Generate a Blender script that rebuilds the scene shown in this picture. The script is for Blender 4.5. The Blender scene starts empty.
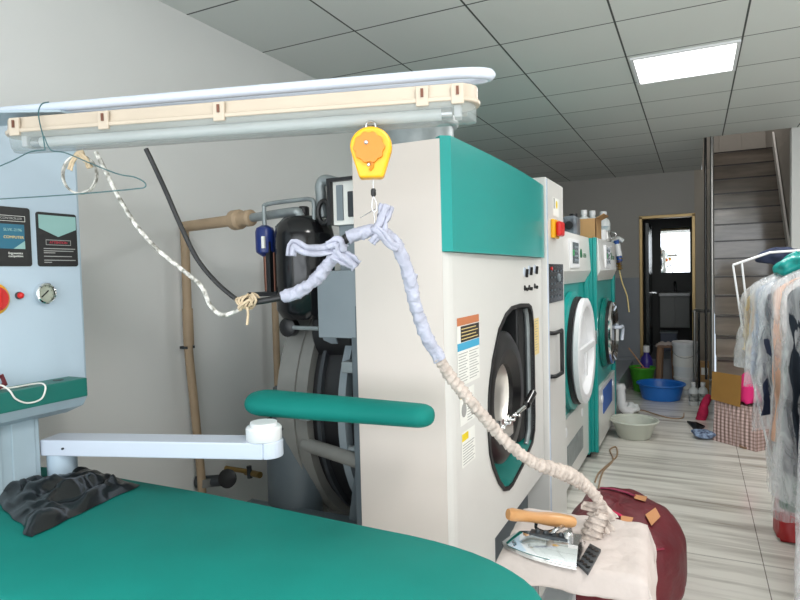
import bpy, math, random
from mathutils import Vector, Matrix, noise
random.seed(7)
PI = math.pi
sc = bpy.context.scene
col = sc.collection
# ------------------------------------------------------------------ camera
def nrm(v): return Vector(v).normalized()
F = 600.0; CX, CY = 400.0, 300.0; H = 1.5
_Y = nrm((295.0, 32.0, F)); _h = Vector((1.0, 0.0245, 0.0))
_Z = _Y.cross(_h).normalized()
if _Z.y < 0: _Z = -_Z
_X = _Z.cross(_Y)
if _X.x < 0: _X = -_X
# columns of the camera rotation: right, up, -forward, in world axes
RT = Vector((_X.x, _Y.x, _Z.x)); UP = Vector((_X.y, _Y.y, _Z.y)); FW = Vector((_X.z, _Y.z, _Z.z))
cd = bpy.data.cameras.new('camera'); cam = bpy.data.objects.new('camera', cd); col.objects.link(cam)
cam.matrix_world = Matrix(((RT.x, UP.x, -FW.x, 0), (RT.y, UP.y, -FW.y, 0), (RT.z, UP.z, -FW.z, H), (0, 0, 0, 1)))
cd.sensor_width = 36; cd.lens = 27; cd.clip_start = 0.02; cd.clip_end = 200
sc.camera = cam
def ray(px, py): return RT * ((px - CX) / F) + UP * (-(py - CY) / F) + FW
O = Vector((0, 0, H))
def P(px, py, d): return O + ray(px, py) * d                   # point at forward distance d
def onz(px, py, z): r = ray(px, py); return O + r * ((z - H) / r.z)
def onx(px, py, x): r = ray(px, py); return O + r * (x / r.x)
def ony(px, py, y): r = ray(px, py); return O + r * (y / r.y)
# ------------------------------------------------------------------ world, lights, exposure
w = bpy.data.worlds.new('world'); sc.world = w; w.use_nodes = True
bg = w.node_tree.nodes['Background']; bg.inputs[0].default_value = (0.80, 0.90, 1.0, 1); bg.inputs[1].default_value = 1.0
sc.view_settings.view_transform = 'Standard'; sc.view_settings.look = 'None'
sc.view_settings.exposure = 0.08; sc.view_settings.gamma = 1; sc.view_settings.use_curve_mapping = False
def area(name, loc, rot, sx, sy, power, c):
    l = bpy.data.lights.new(name, 'AREA'); l.shape = 'RECTANGLE'; l.size = sx; l.size_y = sy; l.energy = power; l.color = c
    o = bpy.data.objects.new(name, l); col.objects.link(o); o.location = loc; o.rotation_euler = rot; return o
area('shopfront_daylight', (-0.1, -1.9, 1.55), (math.radians(90), 0, 0), 3.8, 2.3, 88, (0.93, 0.97, 1.0))
area('ceiling_panel_lamp', (-0.055, 4.16, 2.735), (0, 0, 0), 0.54, 0.52, 16, (1, 0.99, 0.97))
area('near_ceiling_fill', (0.55, 0.3, 2.735), (0, 0, 0), 0.54, 0.52, 30, (1, 0.99, 0.97))  # added fill overhead, out of view, to brighten walls, floor and ceiling
area('side_ceiling_fill', (1.45, 2.6, 2.735), (0, 0, 0), 0.54, 0.52, 45, (1, 0.99, 0.97))  # second added fill, unseen on the right, lifting the left wall
area('stairwell_fill', (.5, 8.6, 5.1), (0, 0, 0), 0.5, 0.5, 30, (1, 0.98, 0.95))  # fill added high in the stairwell to lighten the dark stairs
# ------------------------------------------------------------------ materials
def mat(name, c, rough=0.5, metal=0.0, spec=0.5, noise_=0.0, nscale=8.0, bump=0.0, bscale=40.0, trans=0.0, alpha=1.0, emit=None, estr=0.0, coat=0.0, c2=None, stretch=None):
    m = bpy.data.materials.new(name); m.use_nodes = True; nt = m.node_tree; b = nt.nodes['Principled BSDF']
    b.inputs['Base Color'].default_value = (*c, 1); b.inputs['Roughness'].default_value = rough
    b.inputs['Metallic'].default_value = metal; b.inputs['Specular IOR Level'].default_value = spec
    b.inputs['Transmission Weight'].default_value = trans; b.inputs['Alpha'].default_value = alpha
    b.inputs['Coat Weight'].default_value = coat
    tc = nt.nodes.new('ShaderNodeTexCoord'); src = tc.outputs['Object']
    if stretch:
        mp = nt.nodes.new('ShaderNodeMapping'); mp.inputs['Scale'].default_value = stretch
        nt.links.new(src, mp.inputs[0]); src = mp.outputs[0]
    if noise_ > 0 or c2:
        n = nt.nodes.new('ShaderNodeTexNoise'); n.inputs['Scale'].default_value = nscale; n.inputs['Detail'].default_value = 4
        nt.links.new(src, n.inputs['Vector'])
        r = nt.nodes.new('ShaderNodeValToRGB'); e = r.color_ramp.elements
        if not c2: c2 = tuple(x * (1 - noise_) for x in c)
        e[0].position = 0.35; e[1].position = 0.65; e[0].color = (*c2, 1); e[1].color = (*c, 1)
        nt.links.new(n.outputs['Fac'], r.inputs[0]); nt.links.new(r.outputs[0], b.inputs['Base Color'])
    if bump > 0:
        n2 = nt.nodes.new('ShaderNodeTexNoise'); n2.inputs['Scale'].default_value = bscale; n2.inputs['Detail'].default_value = 3
        nt.links.new(src, n2.inputs['Vector'])
        bp = nt.nodes.new('ShaderNodeBump'); bp.inputs['Strength'].default_value = bump; bp.inputs['Distance'].default_value = 0.01
        nt.links.new(n2.outputs['Fac'], bp.inputs['Height']); nt.links.new(bp.outputs[0], b.inputs['Normal'])
    if emit:
        b.inputs['Emission Color'].default_value = (*emit, 1); b.inputs['Emission Strength'].default_value = estr
    return m
def hexc(r, g, b):
    f = lambda v: (v / 255 / 12.92) if v / 255 <= 0.04045 else ((v / 255 + 0.055) / 1.055) ** 2.4
    return (f(r), f(g), f(b))
M = {}
M['wall'] = mat('painted_wall', hexc(226, 226, 224), 0.75, noise_=0.04, nscale=1.3, bump=0.03, bscale=6)
M['wall_far'] = mat('grey_far_wall', hexc(178, 175, 170), 0.7, noise_=0.05, nscale=1.0)
M['wall_beige'] = mat('stair_wall', hexc(150, 144, 136), 0.5, noise_=0.05)
M['white'] = mat('white_enamel', hexc(219, 218, 214), 0.30, spec=0.5, noise_=0.03, nscale=2.5)
M['white_side'] = mat('cream_side_panel', hexc(214, 204, 196), 0.35, noise_=0.03, nscale=2)
M['white_plain'] = mat('white_plastic', hexc(235, 236, 238), 0.35)
M['bluewhite'] = mat('pale_blue_enamel', hexc(186, 204, 218), 0.35, noise_=0.04, nscale=3)
M['bluegrey'] = mat('pale_blue_sheet_metal', hexc(168, 186, 196), 0.45, noise_=0.12, nscale=5)
M['railwhite'] = mat('white_rail_paint', hexc(206, 214, 228), 0.25)
M['teal'] = mat('teal_enamel', hexc(24, 150, 144), 0.30, spec=0.5, noise_=0.05, nscale=2)
M['tealdark'] = mat('dark_teal_enamel', hexc(10, 112, 104), 0.35)
M['tealcloth'] = mat('teal_cloth_cover', hexc(10, 126, 116), 0.7, spec=0.25, noise_=0.12, nscale=3.5, bump=0.12, bscale=300)
M['tealshelf'] = mat('teal_painted_shelf', hexc(8, 104, 94), 0.4)
M['black'] = mat('black_rubber', hexc(22, 22, 24), 0.45)
M['blackgloss'] = mat('black_gloss', hexc(20, 20, 22), 0.15)
M['darkmetal'] = mat('dark_grey_metal', hexc(62, 66, 70), 0.45, metal=0.3, noise_=0.2)
M['grey'] = mat('grey_painted_steel', hexc(128, 138, 144), 0.45, noise_=0.12, nscale=4)
M['greydk'] = mat('dark_blue_grey_steel', hexc(84, 94, 100), 0.5, noise_=0.2, nscale=4)
M['greywarm'] = mat('dusty_grey_steel', hexc(122, 122, 118), 0.55, noise_=0.2, nscale=6)
M['chrome'] = mat('polished_chrome', (0.85, 0.86, 0.87), 0.08, metal=1.0)
M['steel'] = mat('brushed_steel', (0.6, 0.6, 0.6), 0.25, metal=1.0, noise_=0.2, nscale=6)
M['polesteel'] = mat('dull_stainless_post', (.34, .33, .32), .3, metal=1.0)
M['galv'] = mat('galvanised_pipe', hexc(150, 158, 160), 0.4, metal=0.4, noise_=0.25, nscale=14)
M['beigepipe'] = mat('beige_wrapped_pipe', hexc(176, 152, 124), 0.6, noise_=0.15, nscale=10)
M['beigepl'] = mat('beige_aged_plastic', hexc(196, 182, 164), 0.45, noise_=0.05)
M['yellow'] = mat('yellow_plastic', hexc(240, 176, 14), 0.35)
M['orange'] = mat('orange_yellow_plastic', hexc(214, 128, 28), 0.35)
M['red'] = mat('red_plastic', hexc(214, 36, 34), 0.3)
M['wood'] = mat('varnished_wood_handle', hexc(200, 150, 98), 0.3, c2=hexc(186, 132, 80), nscale=8)
M['wrapblue'] = mat('pale_lilac_cloth_wrap', hexc(180, 182, 198), 0.85, noise_=0.25, nscale=30, bump=0.6, bscale=60)
M['wrapbeige'] = mat('beige_cloth_wrap', hexc(202, 188, 178), 0.9, noise_=0.28, nscale=44, bump=0.6, bscale=70)
M['cloth'] = mat('off_white_cotton', hexc(200, 188, 182), 0.9, noise_=0.10, nscale=8, bump=0.6, bscale=22)
M['rope'] = mat('white_braided_hose', hexc(224, 222, 216), 0.6)
M['twine'] = mat('beige_twine', hexc(206, 186, 156), 0.9, noise_=0.3, nscale=60)
M['maroon'] = mat('maroon_nylon', hexc(104, 22, 34), 0.5, noise_=0.25, nscale=5, bump=1.0, bscale=10)
M['leather'] = mat('tan_leather_patch', hexc(196, 138, 92), 0.6)
M['blackbag'] = mat('black_plastic_film', hexc(20, 23, 25), 0.25, spec=0.7)
M['copper'] = mat('old_copper', hexc(112, 74, 60), 0.4, metal=0.6)
M['bluecan'] = mat('blue_filter_can', hexc(24, 44, 108), 0.3)
M['brass'] = mat('brass', hexc(168, 138, 84), 0.35, metal=0.8)
M['gold'] = mat('gold_door_frame', hexc(188, 160, 110), 0.35, metal=0.4)
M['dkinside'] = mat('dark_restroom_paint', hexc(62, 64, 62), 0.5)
M['doorblack'] = mat('dark_green_black_door', hexc(22, 30, 28), 0.25)
M['stair'] = mat('polished_brown_stone', hexc(148, 136, 124), 0.12, spec=0.6, c2=hexc(124, 114, 104), nscale=2.2, stretch=(1, 3, 6))
M['stairnose'] = mat('dark_stair_nosing', hexc(58, 50, 46), 0.3)
M['mirror'] = mat('mirror_glass', (0.9, 0.92, 0.93), 0.02, metal=1.0)
M['vanity'] = mat('grey_vanity', hexc(128, 130, 128), 0.4)
M['basin'] = mat('pale_grey_green_plastic', hexc(196, 200, 188), 0.4)
M['blueplastic'] = mat('blue_plastic', hexc(36, 116, 204), 0.35)
M['green'] = mat('green_plastic', hexc(70, 160, 40), 0.4)
M['purple'] = mat('dark_violet_bottle', hexc(58, 48, 140), 0.3)
M['brownst'] = mat('brown_plastic', hexc(150, 118, 92), 0.5)
M['card'] = mat('brown_cardboard', hexc(176, 138, 92), 0.85, noise_=0.08)
M['carddk'] = mat('ochre_cardboard', hexc(158, 116, 56), 0.85, noise_=0.06)
M['pink'] = mat('hot_pink_cloth', hexc(226, 40, 120), 0.8)
M['fuchsia'] = mat('crimson_pink_cloth', hexc(198, 30, 80), 0.8, noise_=0.3, nscale=20)
M['bluepat'] = mat('blue_white_patterned_cloth', hexc(150, 170, 200), 0.8, c2=hexc(30, 40, 70), nscale=30)
M['labelw'] = mat('white_label', hexc(236, 236, 230), 0.5)
M['labelbl'] = mat('blue_label', hexc(40, 90, 170), 0.5)
M['ink'] = mat('grey_print', hexc(160, 160, 158), 0.6)
M['inkdk'] = mat('dark_print', hexc(40, 34, 30), 0.6)
M['stkorange'] = mat('orange_brown_print', hexc(196, 120, 78), 0.5)
M['stkblue'] = mat('sky_blue_print', hexc(70, 168, 206), 0.5)
M['stkyellow'] = mat('yellow_print', hexc(232, 206, 30), 0.5)
M['stkcream'] = mat('cream_yellow_print', hexc(228, 204, 140), 0.5)
M['signteal'] = mat('pale_teal_print', hexc(146, 188, 184), 0.4)
M['signblue'] = mat('blue_teal_print', hexc(28, 104, 130), 0.4)
M['signblack'] = mat('black_sign_plate', hexc(14, 17, 18), 0.4)
M['redprint'] = mat('red_print', hexc(190, 50, 70), 0.5)
M['clearpl'] = mat('clear_polycarbonate', hexc(176, 186, 186), 0.12, alpha=0.42)
M['tube'] = mat('unlit_white_tube', hexc(232, 236, 236), 0.25)
M['panel_light'] = mat('lit_panel', (1, 1, 1), 0.5, emit=(1, 1, 1), estr=5.0)
M['screen'] = mat('dark_screen', hexc(60, 74, 80), 0.2)
M['screengreen'] = mat('green_display_mark', hexc(40, 160, 90), 0.4)
M['greendk'] = mat('dark_green_print', hexc(24, 110, 70), .5)
M['glassdark'] = mat('dark_porthole_glass', hexc(18, 22, 24), 0.06)
M['drumin'] = mat('shiny_drum_inside', (0.86, 0.83, 0.78), 0.3, metal=0.85, bump=0.5, bscale=9)
M['gauge'] = mat('gauge_face', hexc(170, 176, 160), 0.4)
M['wirehanger'] = mat('teal_coated_wire', hexc(70, 104, 108), 0.4, metal=0.3)
M['canister'] = mat('grey_transparent_canister', hexc(118, 126, 134), 0.3, c2=hexc(60, 64, 70), nscale=18)
M['bottlew'] = mat('translucent_white_bottle', hexc(226, 230, 230), 0.35)
M['garred'] = mat('dark_red_plastic_bag', hexc(158, 24, 28), 0.35)
# cling film over garments: see-through with crinkled gloss
def film(name, op, tint=(0.86, 0.88, 0.9)):
    m = bpy.data.materials.new(name); m.use_nodes = True; nt = m.node_tree; nt.nodes.remove(nt.nodes['Principled BSDF'])
    out = nt.nodes['Material Output']; mix = nt.nodes.new('ShaderNodeMixShader'); tr = nt.nodes.new('ShaderNodeBsdfTransparent')
    pb = nt.nodes.new('ShaderNodeBsdfPrincipled'); pb.inputs['Base Color'].default_value = (*tint, 1); pb.inputs['Roughness'].default_value = 0.16
    n = nt.nodes.new('ShaderNodeTexNoise'); n.inputs['Scale'].default_value = 14; n.inputs['Detail'].default_value = 5; n.inputs['Distortion'].default_value = 1.2
    tc = nt.nodes.new('ShaderNodeTexCoord'); mp = nt.nodes.new('ShaderNodeMapping'); mp.inputs['Scale'].default_value = (1.6, 1.6, .55)
    nt.links.new(tc.outputs['Object'], mp.inputs[0]); nt.links.new(mp.outputs[0], n.inputs['Vector'])
    bp = nt.nodes.new('ShaderNodeBump'); bp.inputs['Strength'].default_value = 0.8; bp.inputs['Distance'].default_value = 0.015
    nt.links.new(n.outputs['Fac'], bp.inputs['Height']); nt.links.new(bp.outputs[0], pb.inputs['Normal'])
    r = nt.nodes.new('ShaderNodeMapRange'); r.inputs[1].default_value = .35; r.inputs[2].default_value = .7; r.inputs[3].default_value = op * .55; r.inputs[4].default_value = min(1, op * 1.5)
    nt.links.new(n.outputs['Fac'], r.inputs[0]); nt.links.new(r.outputs[0], mix.inputs[0])
    nt.links.new(tr.outputs[0], mix.inputs[1]); nt.links.new(pb.outputs[0], mix.inputs[2]); nt.links.new(mix.outputs[0], out.inputs[0]); return m
M['film'] = film('clear_garment_film', 0.33)
# floor: glossy pale tile with grey streaks running across the shop
def floor_mat():
    m = bpy.data.materials.new('streaked_floor_tile'); m.use_nodes = True; nt = m.node_tree; b = nt.nodes['Principled BSDF']
    tc = nt.nodes.new('ShaderNodeTexCoord'); mp = nt.nodes.new('ShaderNodeMapping'); mp.inputs['Scale'].default_value = (0.45, 6, 1); mp.inputs['Rotation'].default_value = (0, 0, 0.05)
    nt.links.new(tc.outputs['Object'], mp.inputs[0])
    n = nt.nodes.new('ShaderNodeTexNoise'); n.inputs['Scale'].default_value = 1.6; n.inputs['Detail'].default_value = 7; n.inputs['Roughness'].default_value = .62; n.inputs['Distortion'].default_value = .5
    nt.links.new(mp.outputs[0], n.inputs['Vector'])
    r = nt.nodes.new('ShaderNodeValToRGB'); e = r.color_ramp.elements; e[0].position = .30; e[0].color = (*hexc(170, 163, 154), 1); e[1].position = .56; e[1].color = (*hexc(236, 232, 224), 1)
    k = e.new(.43); k.color = (*hexc(210, 205, 197), 1)
    nt.links.new(n.outputs['Fac'], r.inputs[0])
    br = nt.nodes.new('ShaderNodeTexBrick'); br.offset = 0.0; br.inputs['Scale'].default_value = 1.0; br.inputs['Mortar Size'].default_value = .0022
    br.inputs['Brick Width'].default_value = 1.6; br.inputs['Row Height'].default_value = .8; br.inputs['Mortar Smooth'].default_value = 0; br.inputs['Bias'].default_value = 0
    br.inputs['Color1'].default_value = (1, 1, 1, 1); br.inputs['Color2'].default_value = (1, 1, 1, 1); br.inputs['Mortar'].default_value = (.32, .3, .28, 1)
    mp2 = nt.nodes.new('ShaderNodeMapping'); mp2.inputs['Location'].default_value = (-.234 + 4.8, 4.0 - .1, 0); nt.links.new(tc.outputs['Object'], mp2.inputs[0]); nt.links.new(mp2.outputs[0], br.inputs['Vector'])
    mu = nt.nodes.new('ShaderNodeMixRGB'); mu.blend_type = 'MULTIPLY'; mu.inputs[0].default_value = 1
    nt.links.new(r.outputs[0], mu.inputs[1]); nt.links.new(br.outputs['Color'], mu.inputs[2]); nt.links.new(mu.outputs[0], b.inputs['Base Color'])
    b.inputs['Roughness'].default_value = .18; b.inputs['Specular IOR Level'].default_value = .5
    return m
M['floor'] = floor_mat()
def ceil_mat():
    m = bpy.data.materials.new('metal_ceiling_tile'); m.use_nodes = True; nt = m.node_tree; b = nt.nodes['Principled BSDF']
    tc = nt.nodes.new('ShaderNodeTexCoord'); mp = nt.nodes.new('ShaderNodeMapping')
    mp.inputs['Location'].default_value = (0.961 + 6.02 + .003, 5.57 - 2.175 + .003, 0); nt.links.new(tc.outputs['Object'], mp.inputs[0])
    br = nt.nodes.new('ShaderNodeTexBrick'); br.offset = 0.0; br.inputs['Scale'].default_value = 1.0; br.inputs['Mortar Size'].default_value = .0055
    br.inputs['Brick Width'].default_value = .602; br.inputs['Row Height'].default_value = .557; br.inputs['Mortar Smooth'].default_value = .2; br.inputs['Bias'].default_value = 0
    a = hexc(220, 223, 219); c = hexc(213, 217, 213)
    br.inputs['Color1'].default_value = (*a, 1); br.inputs['Color2'].default_value = (*c, 1); br.inputs['Mortar'].default_value = (*hexc(62, 66, 62), 1)
    nt.links.new(mp.outputs[0], br.inputs['Vector']); nt.links.new(br.outputs['Color'], b.inputs['Base Color']); b.inputs['Roughness'].default_value = .55
    return m
M['ceiling'] = ceil_mat()
def plaid_mat():
    m = bpy.data.materials.new('pink_brown_plaid'); m.use_nodes = True; nt = m.node_tree; b = nt.nodes['Principled BSDF']
    tc = nt.nodes.new('ShaderNodeTexCoord'); prev = None
    for ax, sc_ in (('X', 44), ('Z', 44), ('Y', 44)):
        wv = nt.nodes.new('ShaderNodeTexWave'); wv.bands_direction = ax; wv.inputs['Scale'].default_value = sc_ / 4; wv.inputs['Distortion'].default_value = .6
        nt.links.new(tc.outputs['Object'], wv.inputs['Vector'])
        r = nt.nodes.new('ShaderNodeValToRGB'); e = r.color_ramp.elements; e[0].position = .3; e[0].color = (*hexc(184, 164, 158), 1); e[1].position = .5; e[1].color = (*hexc(244, 232, 230), 1)
        nt.links.new(wv.outputs['Fac'], r.inputs[0])
        if prev is None: prev = r.outputs[0]
        else:
            mu = nt.nodes.new('ShaderNodeMixRGB'); mu.blend_type = 'MULTIPLY'; mu.inputs[0].default_value = .7
            nt.links.new(prev, mu.inputs[1]); nt.links.new(r.outputs[0], mu.inputs[2]); prev = mu.outputs[0]
    nt.links.new(prev, b.inputs['Base Color']); b.inputs['Roughness'].default_value = .8; return m
M['plaid'] = plaid_mat()
# ------------------------------------------------------------------ mesh builder
def frame_of(d):
    d = d.normalized(); u = Vector((0, 0, 1)) if abs(d.z) < .9 else Vector((1, 0, 0))
    a = d.cross(u).normalized(); b = a.cross(d).normalized(); return a, b
def smooth_path(pts, n=8):
    pts = [Vector(p) for p in pts]; out = []
    for i in range(len(pts) - 1):
        p0 = pts[max(i - 1, 0)]; p1 = pts[i]; p2 = pts[i + 1]; p3 = pts[min(i + 2, len(pts) - 1)]
        for k in range(n):
            t = k / n
            out.append(.5 * ((2 * p1) + (-p0 + p2) * t + (2 * p0 - 5 * p1 + 4 * p2 - p3) * t * t + (-p0 + 3 * p1 - 3 * p2 + p3) * t ** 3))
    out.append(pts[-1]); return out
def origin_of(o):
    v = Vector((0, 0, 0))
    while o is not None: v += o.location; o = o.parent
    return v
class MB:
    def __init__(s): s.v = []; s.f = []; s.m = []
    def add(s, vs, fs, m=0):
        k = len(s.v); s.v += [Vector(v) for v in vs]; s.f += [tuple(i + k for i in f) for f in fs]; s.m += [m] * len(fs); return s
    def box(s, lo, hi, m=0, rz=0, ax=None):
        lo = Vector(lo); hi = Vector(hi); c = (lo + hi) / 2; h = (hi - lo) / 2; vs = []
        for x in (-1, 1):
            for y in (-1, 1):
                for z in (-1, 1):
                    l = Vector((x * h.x, y * h.y, z * h.z))
                    if rz: l = Matrix.Rotation(rz, 3, 'Z') @ l
                    vs.append(c + l)
        return s.add(vs, [(0, 1, 3, 2), (4, 6, 7, 5), (0, 4, 5, 1), (2, 3, 7, 6), (0, 2, 6, 4), (1, 5, 7, 3)], m)
    def obox(s, c, a, b, n, ha, hb, hn, m=0):                  # oriented box: half sizes along a, b, n
        c = Vector(c); vs = []
        for x in (-1, 1):
            for y in (-1, 1):
                for z in (-1, 1): vs.append(c + a * (x * ha) + b * (y * hb) + n * (z * hn))
        return s.add(vs, [(0, 1, 3, 2), (4, 6, 7, 5), (0, 4, 5, 1), (2, 3, 7, 6), (0, 2, 6, 4), (1, 5, 7, 3)], m)
    def tube(s, pts, r, n=10, m=0, cap=True, closed=False, flat=1.0):
        pts = [Vector(p) for p in pts]; N = len(pts); rr = r if callable(r) else (lambda t, a=0: r)
        d0 = (pts[1] - pts[0]).normalized(); a, b = frame_of(d0); k0 = len(s.v); prev = d0
        for i, p in enumerate(pts):
            if closed: d = (pts[(i + 1) % N] - pts[i - 1]).normalized()
            else: d = (pts[min(i + 1, N - 1)] - pts[max(i - 1, 0)]).normalized()
            q = prev.rotation_difference(d); a = q @ a; b = q @ b; prev = d
            for j in range(n):
                an = 2 * PI * j / n; R = rr(i / (N - 1), an); s.v.append(p + a * (math.cos(an) * R) + b * (math.sin(an) * R * flat))
        for i in range(N if closed else N - 1):
            for j in range(n):
                i2 = (i + 1) % N; s.f.append((k0 + i * n + j, k0 + i * n + (j + 1) % n, k0 + i2 * n + (j + 1) % n, k0 + i2 * n + j)); s.m.append(m)
        if cap and not closed:
            s.f.append(tuple(k0 + j for j in reversed(range(n)))); s.f.append(tuple(k0 + (N - 1) * n + j for j in range(n))); s.m += [m, m]
        return s
    def lathe(s, prof, o, axis=(0, 0, 1), n=28, m=0, cap=True):  # prof: (radius, height) pairs along axis
        o = Vector(o); d = Vector(axis).normalized(); a, b = frame_of(d); k0 = len(s.v)
        for (r, h) in prof:
            for j in range(n):
                an = 2 * PI * j / n; s.v.append(o + d * h + a * (math.cos(an) * r) + b * (math.sin(an) * r))
        for i in range(len(prof) - 1):
            for j in range(n):
                s.f.append((k0 + i * n + j, k0 + i * n + (j + 1) % n, k0 + (i + 1) * n + (j + 1) % n, k0 + (i + 1) * n + j)); s.m.append(m)
        if cap:
            if prof[0][0] > 1e-5: s.f.append(tuple(k0 + j for j in reversed(range(n)))); s.m.append(m)
            if prof[-1][0] > 1e-5: s.f.append(tuple(k0 + (len(prof) - 1) * n + j for j in range(n))); s.m.append(m)
        return s
    def prism(s, poly, n, m=0):                               # 3-D polygon extruded by vector n
        poly = [Vector(p) for p in poly]; N = len(poly); n = Vector(n)
        return s.add(poly + [p + n for p in poly], [tuple(range(N)), tuple(reversed(range(N, 2 * N)))] + [(i, i + N, (i + 1) % N + N, (i + 1) % N) for i in range(N)], m)
    def ring(s, outer, inner, n, m=0):                        # frame between two loops of the same count, thickness n
        A = [Vector(p) for p in outer]; B = [Vector(p) for p in inner]; N = len(A); n = Vector(n); fs = []
        for i in range(N):
            j = (i + 1) % N
            fs += [(i, j, N + j, N + i), (2 * N + i, 3 * N + i, 3 * N + j, 2 * N + j), (i, 2 * N + i, 2 * N + j, j), (N + i, N + j, 3 * N + j, 3 * N + i)]
        return s.add(A + B + [p + n for p in A] + [p + n for p in B], fs, m)
    def grid(s, fn, nu, nv, m=0, closeu=False):
        k0 = len(s.v)
        for i in range(nu + (0 if closeu else 1)):
            for j in range(nv + 1): s.v.append(Vector(fn(i / nu, j / nv)))
        for i in range(nu):
            for j in range(nv):
                i2 = (i + 1) % nu if closeu else i + 1
                s.f.append((k0 + i * (nv + 1) + j, k0 + i2 * (nv + 1) + j, k0 + i2 * (nv + 1) + j + 1, k0 + i * (nv + 1) + j + 1)); s.m.append(m)
        return s
    def build(s, name, mats, parent=None, smooth=False, bevel=0, seg=2, solid=0, sub=0, auto=True):
        if not isinstance(mats, (list, tuple)): mats = [mats]
        if parent is not None: org = origin_of(parent)
        else:
            xs = [v.x for v in s.v]; ys = [v.y for v in s.v]; zs = [v.z for v in s.v]
            org = Vector(((min(xs) + max(xs)) / 2, (min(ys) + max(ys)) / 2, min(zs)))
        me = bpy.data.meshes.new(name); me.from_pydata([tuple(v - org) for v in s.v], [], s.f)
        for k in mats: me.materials.append(M[k] if isinstance(k, str) else k)
        for p, i in zip(me.polygons, s.m): p.material_index = i
        import bmesh
        bm = bmesh.new(); bm.from_mesh(me); bmesh.ops.recalc_face_normals(bm, faces=bm.faces); bm.to_mesh(me); bm.free()
        if smooth:
            for p in me.polygons: p.use_smooth = True
            if auto: me.set_sharp_from_angle(angle=math.radians(38))
        o = bpy.data.objects.new(name, me); col.objects.link(o)
        if parent is not None: o.parent = parent
        else: o.location = org
        if solid: md = o.modifiers.new('solid', 'SOLIDIFY'); md.thickness = solid; md.offset = 0
        if bevel: md = o.modifiers.new('bevel', 'BEVEL'); md.width = bevel; md.segments = seg; md.limit_method = 'ANGLE'; md.angle_limit = math.radians(40)
        if sub: md = o.modifiers.new('sub', 'SUBSURF'); md.levels = sub; md.render_levels = sub
        return o
def tag(o, label=None, cat=None, group=None, kind=None):
    if label: o['label'] = label
    if cat: o['category'] = cat
    if group: o['group'] = group
    if kind: o['kind'] = kind
    return o
def thing(name, label, cat, loc, group=None):
    o = bpy.data.objects.new(name, None); o.empty_display_size = .05; col.objects.link(o); o.location = Vector(loc); return tag(o, label, cat, group)
def struct(o): o['kind'] = 'structure'; return o
def dup(root, loc, label=None, group=None):
    r = root.copy(); col.objects.link(r); r.location = loc
    if label: r['label'] = label
    if group: r['group'] = group
    def rec(a, b):
        for ch in list(a.children):
            if ch == b: continue
            c = ch.copy(); col.objects.link(c); c.parent = b; rec(ch, c)
    rec(root, r); return r
def nz(x, y, z, s=1.0): return noise.noise(Vector((x * s, y * s, z * s)))
X1 = Vector((1, 0, 0)); Y1 = Vector((0, 1, 0)); Z1 = Vector((0, 0, 1))
def text(s, size, c, right, up, normal, mat_, parent, name='lettering', depth=.0004, stretch=1.0):
    cu = bpy.data.curves.new('t', 'FONT'); cu.body = s; cu.size = size; cu.extrude = depth; cu.align_x = 'CENTER'; cu.align_y = 'CENTER'
    o = bpy.data.objects.new('t', cu); col.objects.link(o); bpy.context.view_layer.update()
    me = bpy.data.meshes.new_from_object(o.evaluated_get(bpy.context.evaluated_depsgraph_get()))
    bpy.data.objects.remove(o); org = origin_of(parent)
    for v in me.vertices: v.co = Vector(c) + right * (v.co.x * stretch) + up * v.co.y + normal * v.co.z - org
    me.materials.clear(); me.materials.append(M[mat_]); o = bpy.data.objects.new(name, me); col.objects.link(o); o.parent = parent; return o
# ------------------------------------------------------------------ setting
WX = -2.16; WR = 2.3; FY = 8.69; CZ = 2.76; BY = -2.0
struct(MB().box((WX - .1, BY - .1, -.1), (WR + .1, FY + .1, 0)).build('floor', 'floor'))
c = MB()
c.box((WX - .1, BY - .1, CZ), (WR + .1, 6.58, CZ + .06)); c.box((WX - .1, 6.58, CZ), (.08, FY + .1, CZ + .06))
o = c.build('ceiling', 'ceiling'); me = o.data
off = o.location.copy()
for v in me.vertices: v.co += off
o.location = (0, 0, 0); struct(o)
struct(MB().box((WX - .15, BY - .1, 0), (WX, FY + .1, CZ)).build('wall_left', 'wall'))
struct(MB().box((WR, BY - .1, 0), (WR + .15, 6.7, CZ)).build('wall_right', 'wall'))
# far wall with the restroom doorway, lower part tiled grey
DL, DR, DB, DT = -.66, -.005, .0, 2.20
b = MB(); b.box((WX, FY, 0), (DL, FY + .1, 1.39), 1); b.box((WX, FY, 1.39), (DL, FY + .1, CZ), 0); b.box((DL, FY, DT), (DR, FY + .1, CZ), 0); b.box((DR, FY, 0), (.22, FY + .1, CZ), 2)
M['wainscot'] = mat('grey_blue_wall_tile', hexc(146, 151, 158), .3, noise_=.1, nscale=2)
M['beigewall'] = mat('warm_grey_wall', hexc(178, 168, 154), .5)
struct(b.build('wall_far', ['wall_far', 'wainscot', 'beigewall']))
struct(MB().box((WX, 7.0, 0), (-.76, FY, .27)).build('trim_1', 'wainscot'))   # low tiled ledge by the far wall
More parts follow.
